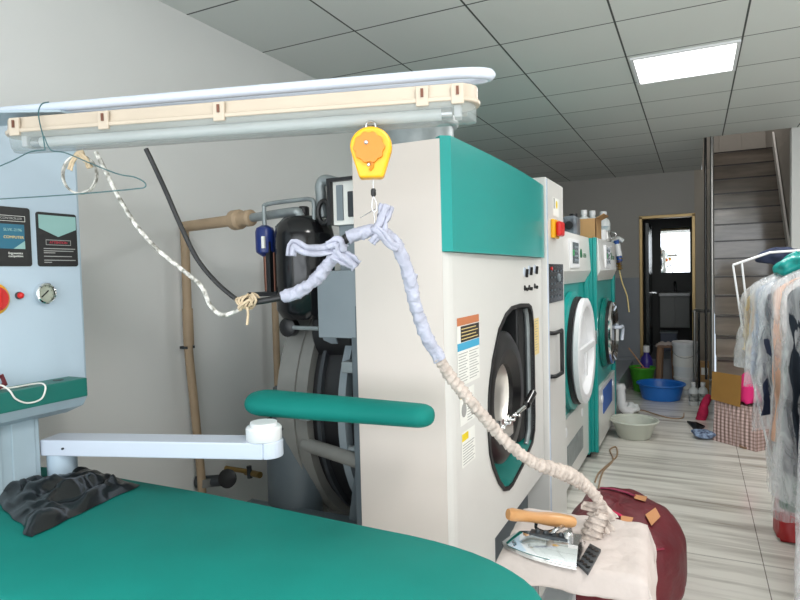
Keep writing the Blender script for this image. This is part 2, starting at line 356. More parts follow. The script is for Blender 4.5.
# frontal wall right of the stairs, stairwell side wall and stairwell back
struct(MB().box((.80, 6.58, 0), (WR + .1, 6.7, CZ)).build('wall_stair_front', 'wall'))
struct(MB().box((.92, 6.7, 0), (1.0, 10.4, 5.2)).build('wall_stair_right', 'wall_beige'))
b = MB(); b.box((.1, 10.2, 2.6), (.92, 10.3, 5.2)); 
for x in (.33, .62): b.box((x, 10.17, 2.6), (x + .03, 10.2, 5.2))
struct(b.build('wall_stair_back', 'wall_beige'))
struct(MB().box((.02, 6.58, CZ), (.08, 10.3, 5.2)).build('wall_stair_left', 'wall_far'))
struct(MB().box((.0, 6.52, 5.2), (1.0, 10.4, 5.26)).build('ceiling_stairwell', 'wall_far'))
struct(MB().box((.0, 6.52, CZ + .06), (1.0, 6.58, 5.2)).build('wall_stair_upper', 'wall_far'))
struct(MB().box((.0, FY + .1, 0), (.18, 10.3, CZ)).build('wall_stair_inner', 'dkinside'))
# shop front behind the camera: a wide glazed opening
b = MB(); b.box((WX, BY - .1, 2.62), (WR, BY, CZ)); b.box((WX, BY - .1, 0), (-2.0, BY, 2.62)); b.box((1.9, BY - .1, 0), (WR, BY, 2.62)); b.box((-2.0, BY - .1, 0), (1.9, BY, .35))
struct(b.build('wall_front', 'wall'))
b = MB()
for x in (-2.0, -.72, .58, 1.86): b.box((x, BY - .07, .35), (x + .04, BY - .02, 2.62))
b.box((-2.0, BY - .07, 2.58), (1.9, BY - .02, 2.62)); b.box((-2.0, BY - .07, .35), (1.9, BY - .02, .39))
struct(b.build('window_1', 'darkmetal'))
# door frame, open dark leaf, restroom shell
b = MB()
b.box((DL - .01, FY - .03, .0), (DL + .03, FY + .12, DT)); b.box((DR - .03, FY - .03, 0), (DR + .01, FY + .12, DT)); b.box((DL - .01, FY - .03, DT - .03), (DR + .01, FY + .12, DT + .01))
door = struct(b.build('door_1', 'gold', bevel=.004))
b = MB(); b.box((-.60, FY + .1, .3), (-.56, FY + .78, 2.12)); l = b.build('door_leaf', 'doorblack', door)
b = MB(); b.box((-.56, FY + .70, 1.15), (-.50, FY + .72, 1.17)); b.box((-.51, FY + .60, 1.15), (-.495, FY + .72, 1.17)); b.build('handle', 'steel', l)
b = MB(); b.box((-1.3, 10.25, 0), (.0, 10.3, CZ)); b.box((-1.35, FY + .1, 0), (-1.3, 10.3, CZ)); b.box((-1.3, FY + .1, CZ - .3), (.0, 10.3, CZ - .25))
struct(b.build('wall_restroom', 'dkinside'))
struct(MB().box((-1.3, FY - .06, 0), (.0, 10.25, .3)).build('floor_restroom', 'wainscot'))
# stairs
b = MB(); n_ = MB()
for k in range(1, 16):
    z = .2 * k; y = 6.17 + .2 * k - .2
    b.box((.19, y, z - .2 if k > 1 else 0), (.92, y + .3, z - .012)); n_.box((.19, y - .014, z - .012), (.92, y + .3, z + .004))
st = struct(b.build('stairs', 'stair')); n_.build('nosing', 'stairnose', st)
b = MB(); b.prism([(.905, 6.1, .12), (.905, 9.0, 3.02), (.905, 9.0, 3.2), (.905, 6.1, .3)], (-.02, 0, 0)); b.build('skirting', 'wall_far', st)
# ceiling light panel
t = thing('ceiling_light', 'bright square lit panel set in the ceiling tiles', 'ceiling light', (-.055, 4.16, CZ - .012))
MB().ring([(-.345, 3.885, CZ - .012), (.235, 3.885, CZ - .012), (.235, 4.435, CZ - .012), (-.345, 4.435, CZ - .012)],
          [(-.325, 3.905, CZ - .012), (.215, 3.905, CZ - .012), (.215, 4.415, CZ - .012), (-.325, 4.415, CZ - .012)], (0, 0, .012)).build('frame', 'white_plain', t)
MB().box((-.325, 3.905, CZ - .006), (.215, 4.415, CZ - .002)).build('diffuser', 'panel_light', t)
# ------------------------------------------------------------------ stair railing
t = thing('stair_railing', 'stainless handrail posts at the foot of the stairs', 'railing', (.14, 6.5, .4))
MB().tube([(.15, 6.58, .4), (.15, 6.58, CZ)], .017, 14).build('tall_post', 'polesteel', t, smooth=True)
MB().tube([(.095, 6.60, .4), (.095, 6.60, CZ)], .012, 12).build('dark_post', 'blackgloss', t, smooth=True)
MB().tube(smooth_path([(.15, 6.60, 1.10), (.14, 6.9, 1.06), (.08, 7.3, 1.03), (.01, 7.4, 1.03), (-.02, 7.4, 1.01)], 6), .019, 12).build('handrail_end', 'polesteel', t, smooth=True)
MB().tube([(-.005, 7.4, .0), (-.005, 7.4, 1.03)], .016, 12).build('short_post', 'polesteel', t, smooth=True)
MB().tube([(.035, 7.4, .0), (.035, 7.4, 1.02)], .012, 12).build('short_post', 'blackgloss', t, smooth=True)
for p in ((.15, 6.58, .4), (-.005, 7.4, 0)): MB().lathe([(.035, 0), (.035, .012), (.02, .02)], p).build('flange', 'steel', t, smooth=True)
# ------------------------------------------------------------------ restroom furniture
def qx(px, Y): return ony(px, 280, Y).x
def qz(px, py, Y): return ony(px, py, Y).z
mxl, mxr = qx(661, 10.2), qx(690, 10.2)
t = thing('wall_mirror', 'frameless mirror above the restroom sink reflecting daylight', 'mirror', (mxl, 10.22, 1.5))
MB().box((mxl, 10.225, 1.44), (mxr, 10.245, 2.13)).build('glass', 'mirror', t)
t = thing('vanity_cabinet', 'grey two-door vanity cabinet on the restroom back wall', 'cabinet', ((mxl + mxr) / 2, 10.0, .55))
b = MB(); b.box((mxl, 9.78, .62), (mxr, 10.24, 1.09)); b.build('body', 'vanity', t, bevel=.004)
for i in range(2):
    x0 = mxl + .006 + i * (mxr - mxl) / 2; MB().box((x0, 9.765, .63), (x0 + (mxr - mxl) / 2 - .012, 9.78, 1.07)).build('door', 'vanity', t, bevel=.003)
MB().box((mxl - .01, 9.75, 1.09), (mxr + .005, 10.24, 1.14)).build('sink_top', 'white_plain', t, bevel=.01)
t = thing('faucet', 'dark faucet standing on the restroom sink', 'faucet', ((mxl + mxr) / 2, 10.1, 1.14))
MB().tube(smooth_path([((mxl + mxr) / 2, 10.12, 1.14), ((mxl + mxr) / 2, 10.12, 1.27), ((mxl + mxr) / 2, 10.0, 1.29), ((mxl + mxr) / 2, 9.98, 1.25)], 5), .018, 10).build('spout', 'blackgloss', t, smooth=True)
t = thing('storage_bin', 'dark blue-grey bin under the restroom sink', 'bin', (mxl + .16, 9.6, .3))
MB().box((mxl + .02, 9.5, .3), (mxl + .24, 9.75, .56)).build('body', mat('blue_grey_bin', hexc(96, 104, 122), .5), t, bevel=.01)
MB().box((mxl + .01, 9.49, .56), (mxl + .25, 9.76, .585)).build('lid', 'grey', t, bevel=.005)
# ------------------------------------------------------------------ ironing station (left foreground)
PX = -1.8
def Z2(z): return 1.5 + (z - 1.5) * 1.2
st = thing('ironing_station', 'teal vacuum ironing table with pale blue control cabinet', 'ironing table', (-1.3, 1.0, 0))
def board_pts(z, grow=0.0):
    pts = []; cx_, cy_, ax_, ay_ = -.70, 1.005, .455 + grow, .275 + grow
    for i in range(25):
        a = -PI / 2 + PI * i / 24; ca, sa = math.cos(a), math.sin(a); e = 2 / 2.5
        pts.append((cx_ + ax_ * abs(ca) ** e, cy_ + ay_ * math.copysign(abs(sa) ** e, sa) + (0.0), z))
    pts += [(-1.3, 1.302 + grow, z), (-1.9, 1.292 + grow, z), (-2.05, 1.25, z), (-2.05, .76, z), (-1.9, .70 - grow, z), (-1.3, .705 - grow, z)]
    return pts
b = MB(); lo = board_pts(.80); mid = board_pts(.84, .01); hi = board_pts(.868, .004); top = board_pts(.88, -.012)
N = len(lo); vs = lo + mid + hi + top; fs = [tuple(range(N))[::-1], tuple(range(3 * N, 4 * N))]
for L in range(3):
    for i in range(N): fs.append((L * N + i, L * N + (i + 1) % N, (L + 1) * N + (i + 1) % N, (L + 1) * N + i))
b.add(vs, fs); b.build('padded_board', 'tealcloth', st, smooth=True)
MB().prism([Vector(p) for p in board_pts(.775, -.02)], (0, 0, .025)).build('board_tray', 'bluewhite', st)
b = MB(); b.box((-1.95, .8, .08), (-.95, 1.22, .775)); b.build('base_cabinet', 'white', st, bevel=.01)
MB().box((-2.0, .74, 0), (-.9, 1.27, .08)).build('plinth', 'darkmetal', st, bevel=.006)
# column and control cabinet
b = MB(); b.box((-2.1, .50, .882), (-1.81, 1.145, 1.12))
for y in (.86, .96, 1.06): b.box((-1.812, y, .885), (-1.806, y + .07, 1.11))
b.build('column', 'bluegrey', st, bevel=.006)
cab = MB().box((-2.13, .40, 1.12), (PX, 1.31, 1.985)).build('control_cabinet', 'bluewhite', st, bevel=.012)
MB().prism([onz(-30, 113, 1.934), onz(-30, 130, 1.934), onz(20, 124, 1.934), onz(82, 117, 1.934), onz(60, 112, 1.934)], (0, 0, .006)).build('top_plate', 'bluegrey', st)
b = MB(); b.box((PX - .02, .30, 1.145), (PX + .085, 1.245, 1.203)); sh = b.build('shelf', 'tealshelf', st, bevel=.003)
for y in (.95, 1.07, 1.18):
    MB().lathe([(.015, 0), (.015, .0012)], (PX + .04, y, 1.2027)).build('cup_hole', 'black', sh)
b = MB(); b.prism([(PX - .02, .30, 1.145), (PX + .082, .30, 1.145), (PX + .06, .30, 1.115), (PX - .02, .30, 1.085)], (0, .945, 0)); b.build('shelf_bracket', 'bluegrey', st)
# signs on the cabinet: black plates with print (text directions: +Y right, +Z up)
def rrect(y0, y1, z0, z1, x, r=.008, n=4):
    pts = []
    for (cy, cz, a0) in ((y1 - r, z1 - r, 0), (y0 + r, z1 - r, PI / 2), (y0 + r, z0 + r, PI), (y1 - r, z0 + r, 1.5 * PI)):
        for k in range(n + 1):
            a = a0 + PI / 2 * k / n; pts.append((x, cy + r * math.cos(a), cz + r * math.sin(a)))
    return pts
fx = PX + .001
def ly(px, py): return onx(px, py, PX).y
sg = MB().prism(rrect(ly(36.5, 240), ly(76.5, 240), Z2(1.545), Z2(1.684), PX), (.003, 0, 0)).build('instruction_plate', 'signblack', cab)
y0, y1 = ly(38, 225), ly(75, 225)
MB().prism([(PX + .003, y0, Z2(1.677)), (PX + .003, y1, Z2(1.677)), (PX + .003, y1, Z2(1.643)), (PX + .003, (y0 + y1) / 2, Z2(1.622)), (PX + .003, y0, Z2(1.643))], (.0008, 0, 0)).build('pale_header', 'signteal', sg)
b = MB()
for i, (z, a, bb) in enumerate(((1.590, .1, .95), (1.584, .1, .9), (1.579, .1, .4), (1.570, .1, .85), (1.560, .1, .95), (1.5545, .1, .3))): b.box((PX + .003, y0 + (y1 - y0) * a, Z2(z)), (PX + .0036, y0 + (y1 - y0) * bb, Z2(z) + .0026))
b.build('small_print', 'ink', sg)
b = MB(); b.ring([(PX + .003, y0 + .02, Z2(1.614)), (PX + .003, y1 - .02, Z2(1.614)), (PX + .003, y1 - .02, Z2(1.600)), (PX + .003, y0 + .02, Z2(1.600))], [(PX + .003, y0 + .0215, Z2(1.6125)), (PX + .003, y1 - .0215, Z2(1.6125)), (PX + .003, y1 - .0215, Z2(1.6015)), (PX + .003, y0 + .0215, Z2(1.6015))], (.0006, 0, 0))
b.build('warning_box', 'ink', sg); text('ATTENTION', .0105, (PX + .0035, (y0 + y1) / 2, Z2(1.607)), Y1, Z1, X1, 'redprint', sg)
sg = MB().prism(rrect(.97, ly(30.5, 240), Z2(1.545), Z2(1.690), PX), (.003, 0, 0)).build('control_plate', 'signblack', cab)
MB().box((PX + .003, 1.0, Z2(1.588)), (PX + .0038, ly(24, 240), Z2(1.648))).build('blue_display', 'signblue', sg)
MB().prism([(PX + .0038, ly(24, 240), Z2(1.588)), (PX + .0038, ly(24, 240), Z2(1.608)), (PX + .0038, ly(24, 240) - .034, Z2(1.588))], (.0006, 0, 0)).build('pale_corner', 'signteal', sg)
yc = (ly(1, 240) + ly(22, 240)) / 2
text('CONTROLLER', 0.0098, (PX + .0035, yc, Z2(1.662)), Y1, Z1, X1, 'ink', sg); text('SLVK-2196', 0.0118, (PX + .0044, yc + .002, Z2(1.634)), Y1, Z1, X1, 'signteal', sg)
text('COMPUTER', 0.0112, (PX + .0044, yc + .004, Z2(1.616)), Y1, Z1, X1, 'stkcream', sg); text('Ergonomics', 0.0090, (PX + .0035, yc + .008, Z2(1.577)), Y1, Z1, X1, 'labelw', sg); text('competitive', 0.0090, (PX + .0035, yc + .008, Z2(1.570)), Y1, Z1, X1, 'labelw', sg)
b = MB(); b.ring([(PX + .003, yc - .040, Z2(1.669)), (PX + .003, yc + .040, Z2(1.669)), (PX + .003, yc + .040, Z2(1.655)), (PX + .003, yc - .040, Z2(1.655))], [(PX + .003, yc - .039, Z2(1.668)), (PX + .003, yc + .039, Z2(1.668)), (PX + .003, yc + .039, Z2(1.656)), (PX + .003, yc - .039, Z2(1.656))], (.0006, 0, 0)); b.build('title_box', 'labelw', sg)
# gauge, lamp, isolator
g = onx(43, 293.5, PX)
gg = MB().lathe([(.030, 0), (.032, .004), (.032, .02), (.028, .024), (.026, .020)], (PX, g.y, g.z), X1, 32, cap=False).build('pressure_gauge', 'chrome', cab, smooth=True)
MB().lathe([(.027, 0), (.027, .012)], (PX, g.y, g.z), X1, 32).build('dial', 'gauge', gg)
MB().obox((PX + .0135, g.y - .002, g.z - .001), Vector((0, .75, .66)), Vector((0, -.66, .75)), X1, .015, .0016, .0008).build('needle', 'black', gg)
b = MB()
for k in range(9):
    a = math.radians(-40 + k * 32.5); r_ = .023; b.obox((PX + .0128, g.y + r_ * math.cos(a), g.z + r_ * math.sin(a)), Vector((0, math.cos(a), math.sin(a))), Vector((0, -math.sin(a), math.cos(a))), X1, .002, .0005, .0005)
b.build('scale_marks', 'inkdk', gg)
p = onx(18.5, 295.5, PX); il = MB().lathe([(.011, 0), (.011, .006), (.009, .008)], (PX, p.y, p.z), X1, 20).build('indicator_lamp', 'darkmetal', cab, smooth=True)
MB().lathe([(.009, .006), (.009, .014), (.006, .018), (0, .02)], (PX, p.y, p.z), X1, 20).build('lens', 'red', il, smooth=True)
p = onx(-8, 299, PX); iso = MB().lathe([(.047, 0), (.047, .005), (.044, .008)], (PX, p.y, p.z), X1, 32).build('isolator_switch', 'yellow', cab, smooth=True)
k_ = MB().lathe([(.034, .005), (.036, .008), (.036, .02), (.032, .024)], (PX, p.y, p.z), X1, 28).build('red_dial', 'red', iso, smooth=True)
MB().box((PX + .023, p.y - .008, p.z - .027), (PX + .037, p.y + .008, p.z + .027)).build('grip', 'red', k_, bevel=.004)
# swing arm and sleeve board
a0, a1 = P(50, 444, 1.90), P(268, 439, 1.80); a1.z = a0.z
ad = (a1 - a0).normalized(); an = Vector((-ad.y, ad.x, 0))
arm = MB()
L = (a1 - a0).length; arm.obox((a0 + a1) / 2, ad, an, Z1, L / 2, .045, .025)
pts = [a1 + Vector((math.cos(t_) * ad.x - math.sin(t_) * an.x, math.cos(t_) * ad.y - math.sin(t_) * an.y, 0)) * .045 + Vector((0, 0, -.025)) for t_ in [-PI / 2 + PI * i / 12 for i in range(13)]]
arm.prism(pts, (0, 0, .05)); arm = arm.build('swing_arm', 'railwhite', st, bevel=.004)
MB().lathe([(.043, 0), (.043, a0.z - .025 - .882)], (a0.x + .04 * ad.x, a0.y + .04 * ad.y, .882), n=24).build('pivot_post', 'bluewhite', arm, smooth=True)
MB().lathe([(.0035, 0), (.0035, .004)], a0 + ad * .08 - an * .046, -an, 10).build('screw', 'darkmetal', arm)
hub = a1 - ad * .012
MB().lathe([(.050, 0), (.053, .004), (.053, .036), (.048, .042)], (hub.x, hub.y, a0.z + .025), n=28).build('swivel_hub', 'white_plain', arm, smooth=True)
# sleeve board: elongated padded oval
s0, s1 = P(262, 402, 1.96), P(422, 417, 1.72); zb = a0.z + .103; s0.z = s1.z = zb
sd = (s1 - s0).normalized(); sn = Vector((-sd.y, sd.x, 0)); L = (s1 - s0).length
def sleeve(u, v):
    x = u; w_ = .078 * (1 - .30 * min(max(x, 0), 1)); th = .042 * (1 - .22 * min(max(x, 0), 1)); an_ = 2 * PI * v
    e = 1.0
    if x < .12: e = math.sqrt(max(0, 1 - ((.12 - x) / .12) ** 2))
    if x > .93: e = math.sqrt(max(0, 1 - ((x - .93) / .07) ** 2))
    return s0 - sd * .05 + sd * (x * (L + .085)) + sn * (math.cos(an_) * w_ * e) + Z1 * (math.sin(an_) * th * (e ** .6))
sb = MB(); N = 40
us = [.5 - .5 * math.cos(PI * i / N) for i in range(N + 1)]
sb.grid(lambda v, u: sleeve(.5 - .5 * math.cos(PI * u), v), 28, N, closeu=True)
slv = sb.build('sleeve_board', 'tealcloth', st, smooth=True, auto=False)
MB().lathe([(.040, 0), (.040, .012)], (hub.x, hub.y, a0.z + .066), n=24).build('mount_plate', 'white_plain', slv)
# hanging rail loop above the station
r0, r1 = P(-40, 114, 1.60), P(452, 74, 1.365); r0.z = r1.z = 1.955
rd = (r1 - r0).normalized(); rn = Vector((-rd.y, rd.x, 0)); gap = .060
path = [r0, r1 + rd * -.02]
loop = []
for i in range(13):
    a = PI * i / 12; loop.append(r1 + rn * (gap / 2 - math.cos(a) * gap / 2) + rd * (math.sin(a) * .085))
pp = [r0] + [r0 + (r1 - r0) * t_ for t_ in (.2, .4, .6, .8)] + loop + [r0 + rn * gap + (r1 - r0) * t_ for t_ in (.8, .5, .2)] + [r0 + rn * gap]
rail = MB().tube(pp, .0125, 14).build('hanging_rail', 'railwhite', st, smooth=True)
c0 = r0 + rn * gap / 2 + (r1 - r0) * .13

# ------------------------------------------------------------------ fluorescent batten under the rail
A = P(14, 139, 1.55); B = P(478, 100, 1.348); zc = (A.z + B.z) / 2; A.z = B.z = zc
fd = (B - A).normalized(); fn_ = Vector((-fd.y, fd.x, 0)); L = (B - A).length
t = thing('fluorescent_light', 'unlit fluorescent batten with aged beige housing under the white rail', 'light fixture', (A + B) / 2)
def capsule(z0, z1, w0, w1, x0, x1, nn=8):                    # rounded-end slab from A
    def loop_(wd, z, e):
        out = []
        for i in range(nn + 1):
            a = -PI / 2 + PI * i / nn; out.append(A + fd * (x1 + e - wd + math.cos(a) * wd) + fn_ * (math.sin(a) * wd) + Z1 * z)
        for i in range(nn + 1):
            a = PI / 2 + PI * i / nn; out.append(A + fd * (x0 - e + wd + math.cos(a) * wd) + fn_ * (math.sin(a) * wd) + Z1 * z)
        return out
    return loop_(w0, z0, 0), loop_(w1, z1, 0)
lo, hi = capsule(.0, .034, .052, .046, 0, L)
b = MB(); N = len(lo); b.add(lo + hi, [tuple(range(N))[::-1], tuple(range(N, 2 * N))] + [(i, (i + 1) % N, N + (i + 1) % N, N + i) for i in range(N)])
l2, h2 = capsule(-.006, .004, .057, .057, -.005, L + .005); b.add(l2 + h2, [tuple(range(N))[::-1], tuple(range(N, 2 * N))] + [(i, (i + 1) % N, N + (i + 1) % N, N + i) for i in range(N)])
b.build('housing', 'beigepl', t, smooth=True, bevel=.002)
b = MB(); prof = [(.053, -.006), (.051, -.022), (.040, -.036), (.018, -.043)]
loops = [capsule(z, z, wd, wd, .004, L - .004)[0] for wd, z in prof]
vs = sum(loops, []); fs = [(k * N + i, k * N + (i + 1) % N, (k + 1) * N + (i + 1) % N, (k + 1) * N + i) for k in range(3) for i in range(N)] + [tuple(range(3 * N, 4 * N))]
b.add(vs, fs); b.build('clear_cover', 'clearpl', t, smooth=True)
MB().tube([A + fd * .07 + Z1 * -.02, B - fd * .07 + Z1 * -.02], .013, 14).build('fluorescent_tube', 'tube', t, smooth=True)
for s_ in (A + fd * .07, B - fd * .07): MB().tube([s_ - fd * .012 + Z1 * -.02, s_ + fd * .012 + Z1 * -.02], .0142, 14).build('tube_end_cap', 'steel', t, smooth=True)
for s_ in (A + fd * .045, B - fd * .045): MB().obox(s_ + Z1 * -.014, fd, fn_, Z1, .008, .018, .018).build('lamp_holder', 'white_plain', t, bevel=.003)
for u in (.045, .25, .50, .9, .965):
    p = A + fd * (L * u)
    for sgn in (-1, 1):
        k_ = MB().obox(p + fn_ * (sgn * .055) + Z1 * .008, fd, Z1, fn_, .014, .022, .004).build('clip', 'beigepl', t, bevel=.002)
        MB().obox(p + fn_ * (sgn * .0605) + Z1 * .014, fd, Z1, fn_, .003, .009, .0015).build('spring', 'brass' if sgn > 0 else 'copper', k_)
# ------------------------------------------------------------------ spring balancer and its hook
bc = P(371.5, 153, 1.36)
t = thing('spring_balancer', 'yellow spring balancer hanging below the fluorescent light', 'tool balancer', bc)
br_ = RT.copy(); br_.z = 0; br_.normalize(); bn = Vector((br_.y, -br_.x, 0))   # faces the shop front
def outl(r, n=24, s=1.0):
    return [bc + br_ * (x * s) + Z1 * (z * s) for x, z in ([(-.028, -.058), (.026, -.058)] + [(.047 * math.cos(a), .012 + .044 * math.sin(a)) for a in [-.35 + (PI + .7) * i / n for i in range(n + 1)]])]
b = MB(); b.prism([p + bn * -.02 for p in outl(1)], bn * .04); b.build('housing', 'yellow', t, bevel=.006, seg=3)
ds = []
for i in range(60):
    a = 2 * PI * i / 60; r_ = .034 + .0018 * math.cos(10 * a); ds.append(bc + br_ * (-.004 + r_ * math.cos(a)) + Z1 * (.008 + r_ * math.sin(a)) + bn * .019)
b = MB(); b.prism(ds, bn * .009); b.build('scalloped_dial', 'orange', t, bevel=.0015)
for (x, z, r_, e) in ((-.010, .018, .0048, .028), (-.006, -.030, .0042, .02)): MB().lathe([(r_, 0), (r_, .003), (r_ * .6, .005)], bc + br_ * x + Z1 * z + bn * e, bn, 14).build('screw', 'steel', t, smooth=True)
MB().tube([bc + br_ * x + Z1 * z + bn * .022 for x, z in ((-.002, -.018), (.003, -.028), (.002, -.036), (-.004, -.042))], .0035, 8).build('pawl', 'orange', t, smooth=True)
MB().tube(smooth_path([bc + Z1 * .052 + br_ * -.012, bc + Z1 * .068 + br_ * -.008, bc + Z1 * .068 + br_ * .008, bc + Z1 * .052 + br_ * .012], 4), .003, 8).build('hanging_loop', 'steel', t, smooth=True)
w0 = bc + Z1 * -.058 + br_ * .002
MB().tube([w0, w0 + Z1 * -.03], .0009, 6).build('wire_cord', 'steel', t)
MB().lathe([(.004, 0), (.006, -.004), (.006, -.014), (.004, -.018)], w0 + Z1 * -.022, Z1, 12).build('cord_stop', 'black', t, smooth=True)
MB().tube(smooth_path([w0 + Z1 * -.04, w0 + Z1 * -.055 + br_ * .006, w0 + Z1 * -.07 + br_ * .006, w0 + Z1 * -.075, w0 + Z1 * -.066 + br_ * -.004, w0 + Z1 * -.05 + br_ * -.003, w0 + Z1 * -.04], 5), .0012, 6).build('snap_hook', 'steel', t, smooth=True)
MB().tube([w0 + Z1 * -.07, w0 + Z1 * -.125 + br_ * .002], .0009, 6).build('lower_wire', 'steel', t)
MB().tube([w0 + Z1 * -.068 + br_ * .004, w0 + Z1 * -.088 + br_ * -.032], .0012, 6).build('split_pin', 'steel', t)
# ------------------------------------------------------------------ hoses and cords
def pathd(L_): return smooth_path([P(*q) for q in L_], 10)
def wrapfn(r, turns, amp, seed, n=0):
    def f(t_, a): return r * (1 + amp * (((t_ * turns + a / (2 * PI)) % 1.0) - .5) + .30 * nz(t_ * turns * .9, math.cos(a) * .9 + seed, math.sin(a) * .9, 1.5) + .14 * nz(t_ * turns * 3, math.cos(a) * 2 + seed, math.sin(a) * 2, 1.5))
    return f
def dense(pts, n):
    pts = [Vector(p) for p in pts]; d = [0]
    for i in range(1, len(pts)): d.append(d[-1] + (pts[i] - pts[i - 1]).length)
    out = []; j = 0
    for k in range(n + 1):
        s_ = d[-1] * k / n
        while j < len(pts) - 2 and d[j + 1] < s_: j += 1
        t_ = (s_ - d[j]) / max(d[j + 1] - d[j], 1e-9); out.append(pts[j].lerp(pts[j + 1], min(max(t_, 0), 1)))
    return out
t = thing('steam_hose', 'cloth-wrapped steam hose drooping from yellow balancer to the iron', 'hose', P(377, 235, 1.36))
h1 = pathd([(283, 297, 1.40), (300, 291, 1.39), (318, 277, 1.38), (333, 258, 1.37), (343, 242, 1.365)])
MB().tube(dense(h1, 90), wrapfn(.0145, 11, .12, 1), 18).build('lilac_wrap', 'wrapblue', t, smooth=True, auto=False)
h1 = pathd([(340, 244, 1.365), (346, 237, 1.362), (358, 233, 1.36), (372, 231, 1.36)])
MB().tube(pathd([(240, 304, 1.40), (262, 301, 1.40), (283, 297, 1.40), (300, 291, 1.39)]), .0075, 12).build('bare_hose', 'black', t, smooth=True)
MB().tube(pathd([(338, 247, 1.366), (343, 241, 1.364), (350, 236, 1.36)]), .011, 12).build('bare_hose', 'black', t, smooth=True)
h2 = pathd([(348, 238, 1.362), (358, 234, 1.36), (370, 231, 1.36), (382, 233, 1.36), (394, 242, 1.362), (403, 258, 1.368), (409, 276, 1.375), (414, 298, 1.39), (420, 320, 1.41), (429, 341, 1.425), (440, 359, 1.44)])
MB().tube(dense(h2, 200), wrapfn(.0150, 15, .10, 4), 18).build('lilac_wrap', 'wrapblue', t, smooth=True, auto=False)
h3 = pathd([(438, 357, 1.44), (450, 376, 1.455), (466, 396, 1.47), (484, 417, 1.49), (500, 436, 1.51), (517, 451, 1.53), (533, 462, 1.56), (553, 469, 1.59), (572, 476, 1.63), (588, 488, 1.66), (599, 502, 1.68), (600, 516, 1.69)])
MB().tube(dense(h3, 300), lambda t_, a: wrapfn(.0138, 44, .30, 9)(t_, a) * (1 + .35 * math.exp(-((t_ - .72) / .12) ** 2)), 18).build('beige_wrap', 'wrapbeige', t, smooth=True, auto=False)
h4 = pathd([(600, 512, 1.69), (596, 524, 1.685), (591, 536, 1.68), (588, 548, 1.675)])
MB().tube(dense(h4, 70), wrapfn(.026, 6, .28, 15), 18).build('bunched_wrap', 'wrapbeige', t, smooth=True, auto=False)
def flap(pts, w0_, w1_, mk, name='loose_cloth', parent=None, seed=0, th=.003):
    pts = dense(smooth_path(pts, 6), 24); b = MB()
    def fn(u, v):
        i = min(int(v * 24), 24); p = pts[i]; d = (pts[min(i + 1, 24)] - pts[max(i - 1, 0)]).normalized(); a = d.cross(FW).normalized()
        wdt = w0_ + (w1_ - w0_) * v; k = (u - .5) * 2
        return p + a * (k * wdt) + FW * (.35 * wdt * math.sin(k * 5 + v * 4 + seed)) + a * (.25 * wdt * nz(u * 3, v * 5, seed))
    b.grid(fn, 10, 24); return b.build(name, mk, parent, smooth=True, solid=th, auto=False)
flap([P(380, 240, 1.345), P(381, 228, 1.34), P(384, 215, 1.345), P(387, 205, 1.35)], .012, .014, 'wrapblue', parent=t, seed=1, th=.008)
flap([P(383, 228, 1.345), P(377, 236, 1.335), P(372, 243, 1.34)], .009, .008, 'wrapblue', parent=t, seed=3, th=.007)
flap([P(372, 228, 1.35), P(380, 232, 1.33), P(390, 244, 1.34), P(398, 248, 1.35)], .009, .007, 'wrapblue', parent=t, seed=5, th=.008)
flap([P(411, 292, 1.375), P(413, 282, 1.37), P(416, 274, 1.375)], .007, .004, 'wrapblue', parent=t, seed=2, th=.005)
flap([P(338, 246, 1.36), P(322, 250, 1.355), P(306, 250, 1.36), P(293, 244, 1.37), P(291, 256, 1.37)], .013, .010, 'wrapblue', parent=t, seed=6, th=.006)
flap([P(333, 252, 1.35), P(342, 257, 1.35), P(352, 262, 1.355), P(357, 266, 1.36)], .014, .015, 'wrapblue', parent=t, seed=9, th=.006)
flap([P(327, 246, 1.35), P(338, 242, 1.345), P(341, 252, 1.35)], .008, .012, 'wrapblue', parent=t, seed=12, th=.008)
for q, sd_ in (((606, 500, 614, 520), 1), ((604, 512, 611, 532), 4), ((598, 528, 604, 545), 7), ((590, 505, 606, 508), 8), ((600, 535, 612, 548), 11)):
    flap([P(q[0] - 8, q[1], 1.665), P(q[0], (q[1] + q[3]) / 2, Z2(1.655)), P(q[2], q[3], 1.66)], .010, .014, 'wrapbeige', parent=t, seed=sd_, th=.004)
# braided white hose, black cable, twine knot
bm_ = mat('white_braid_dark_fleck', hexc(228, 226, 220), .6, c2=hexc(110, 108, 100), nscale=70); M['braid'] = bm_
br = MB().tube(pathd([(96, 152, 1.46), (106, 172, 1.46), (118, 196, 1.46), (136, 225, 1.455), (157, 249, 1.45), (180, 268, 1.44), (201, 286, 1.43), (210, 305, 1.42), (222, 315, 1.415), (236, 311, 1.41), (250, 303, 1.405), (268, 299, 1.40)]), .0052, 10).build('braided_hose', 'braid', smooth=True)
tag(br, 'white braided hose sagging in front of the left wall', 'hose')
o = MB().tube(pathd([(146, 149, 1.45), (156, 170, 1.45), (167, 194, 1.445), (179, 222, 1.44), (196, 257, 1.43), (214, 280, 1.42), (232, 296, 1.41), (243, 303, 1.405)]), .0058, 10).build('power_cable', 'black', smooth=True)
tag(o, 'black power cable hanging from the fluorescent light to the hose knot', 'cable')
b = MB()
for i in range(6):
    c_ = P(240 + i * 3.0, 304 - i * .4, 1.40); ring_ = []
    for k in range(14):
        a = 2 * PI * k / 14; ring_.append(c_ + Z1 * (.014 * math.cos(a) + .003 * (i % 3)) + FW * (.015 * math.sin(a)) + RT * (.006 * math.sin(a * 2 + i)))
    b.tube(ring_, .0032, 6, closed=True)
b.tube(pathd([(247, 307, 1.385), (248, 314, 1.385), (247, 325, 1.385)]), .003, 6); b.tube(pathd([(252, 305, 1.385), (249, 300, 1.38), (238, 308, 1.385)]), .003, 6)
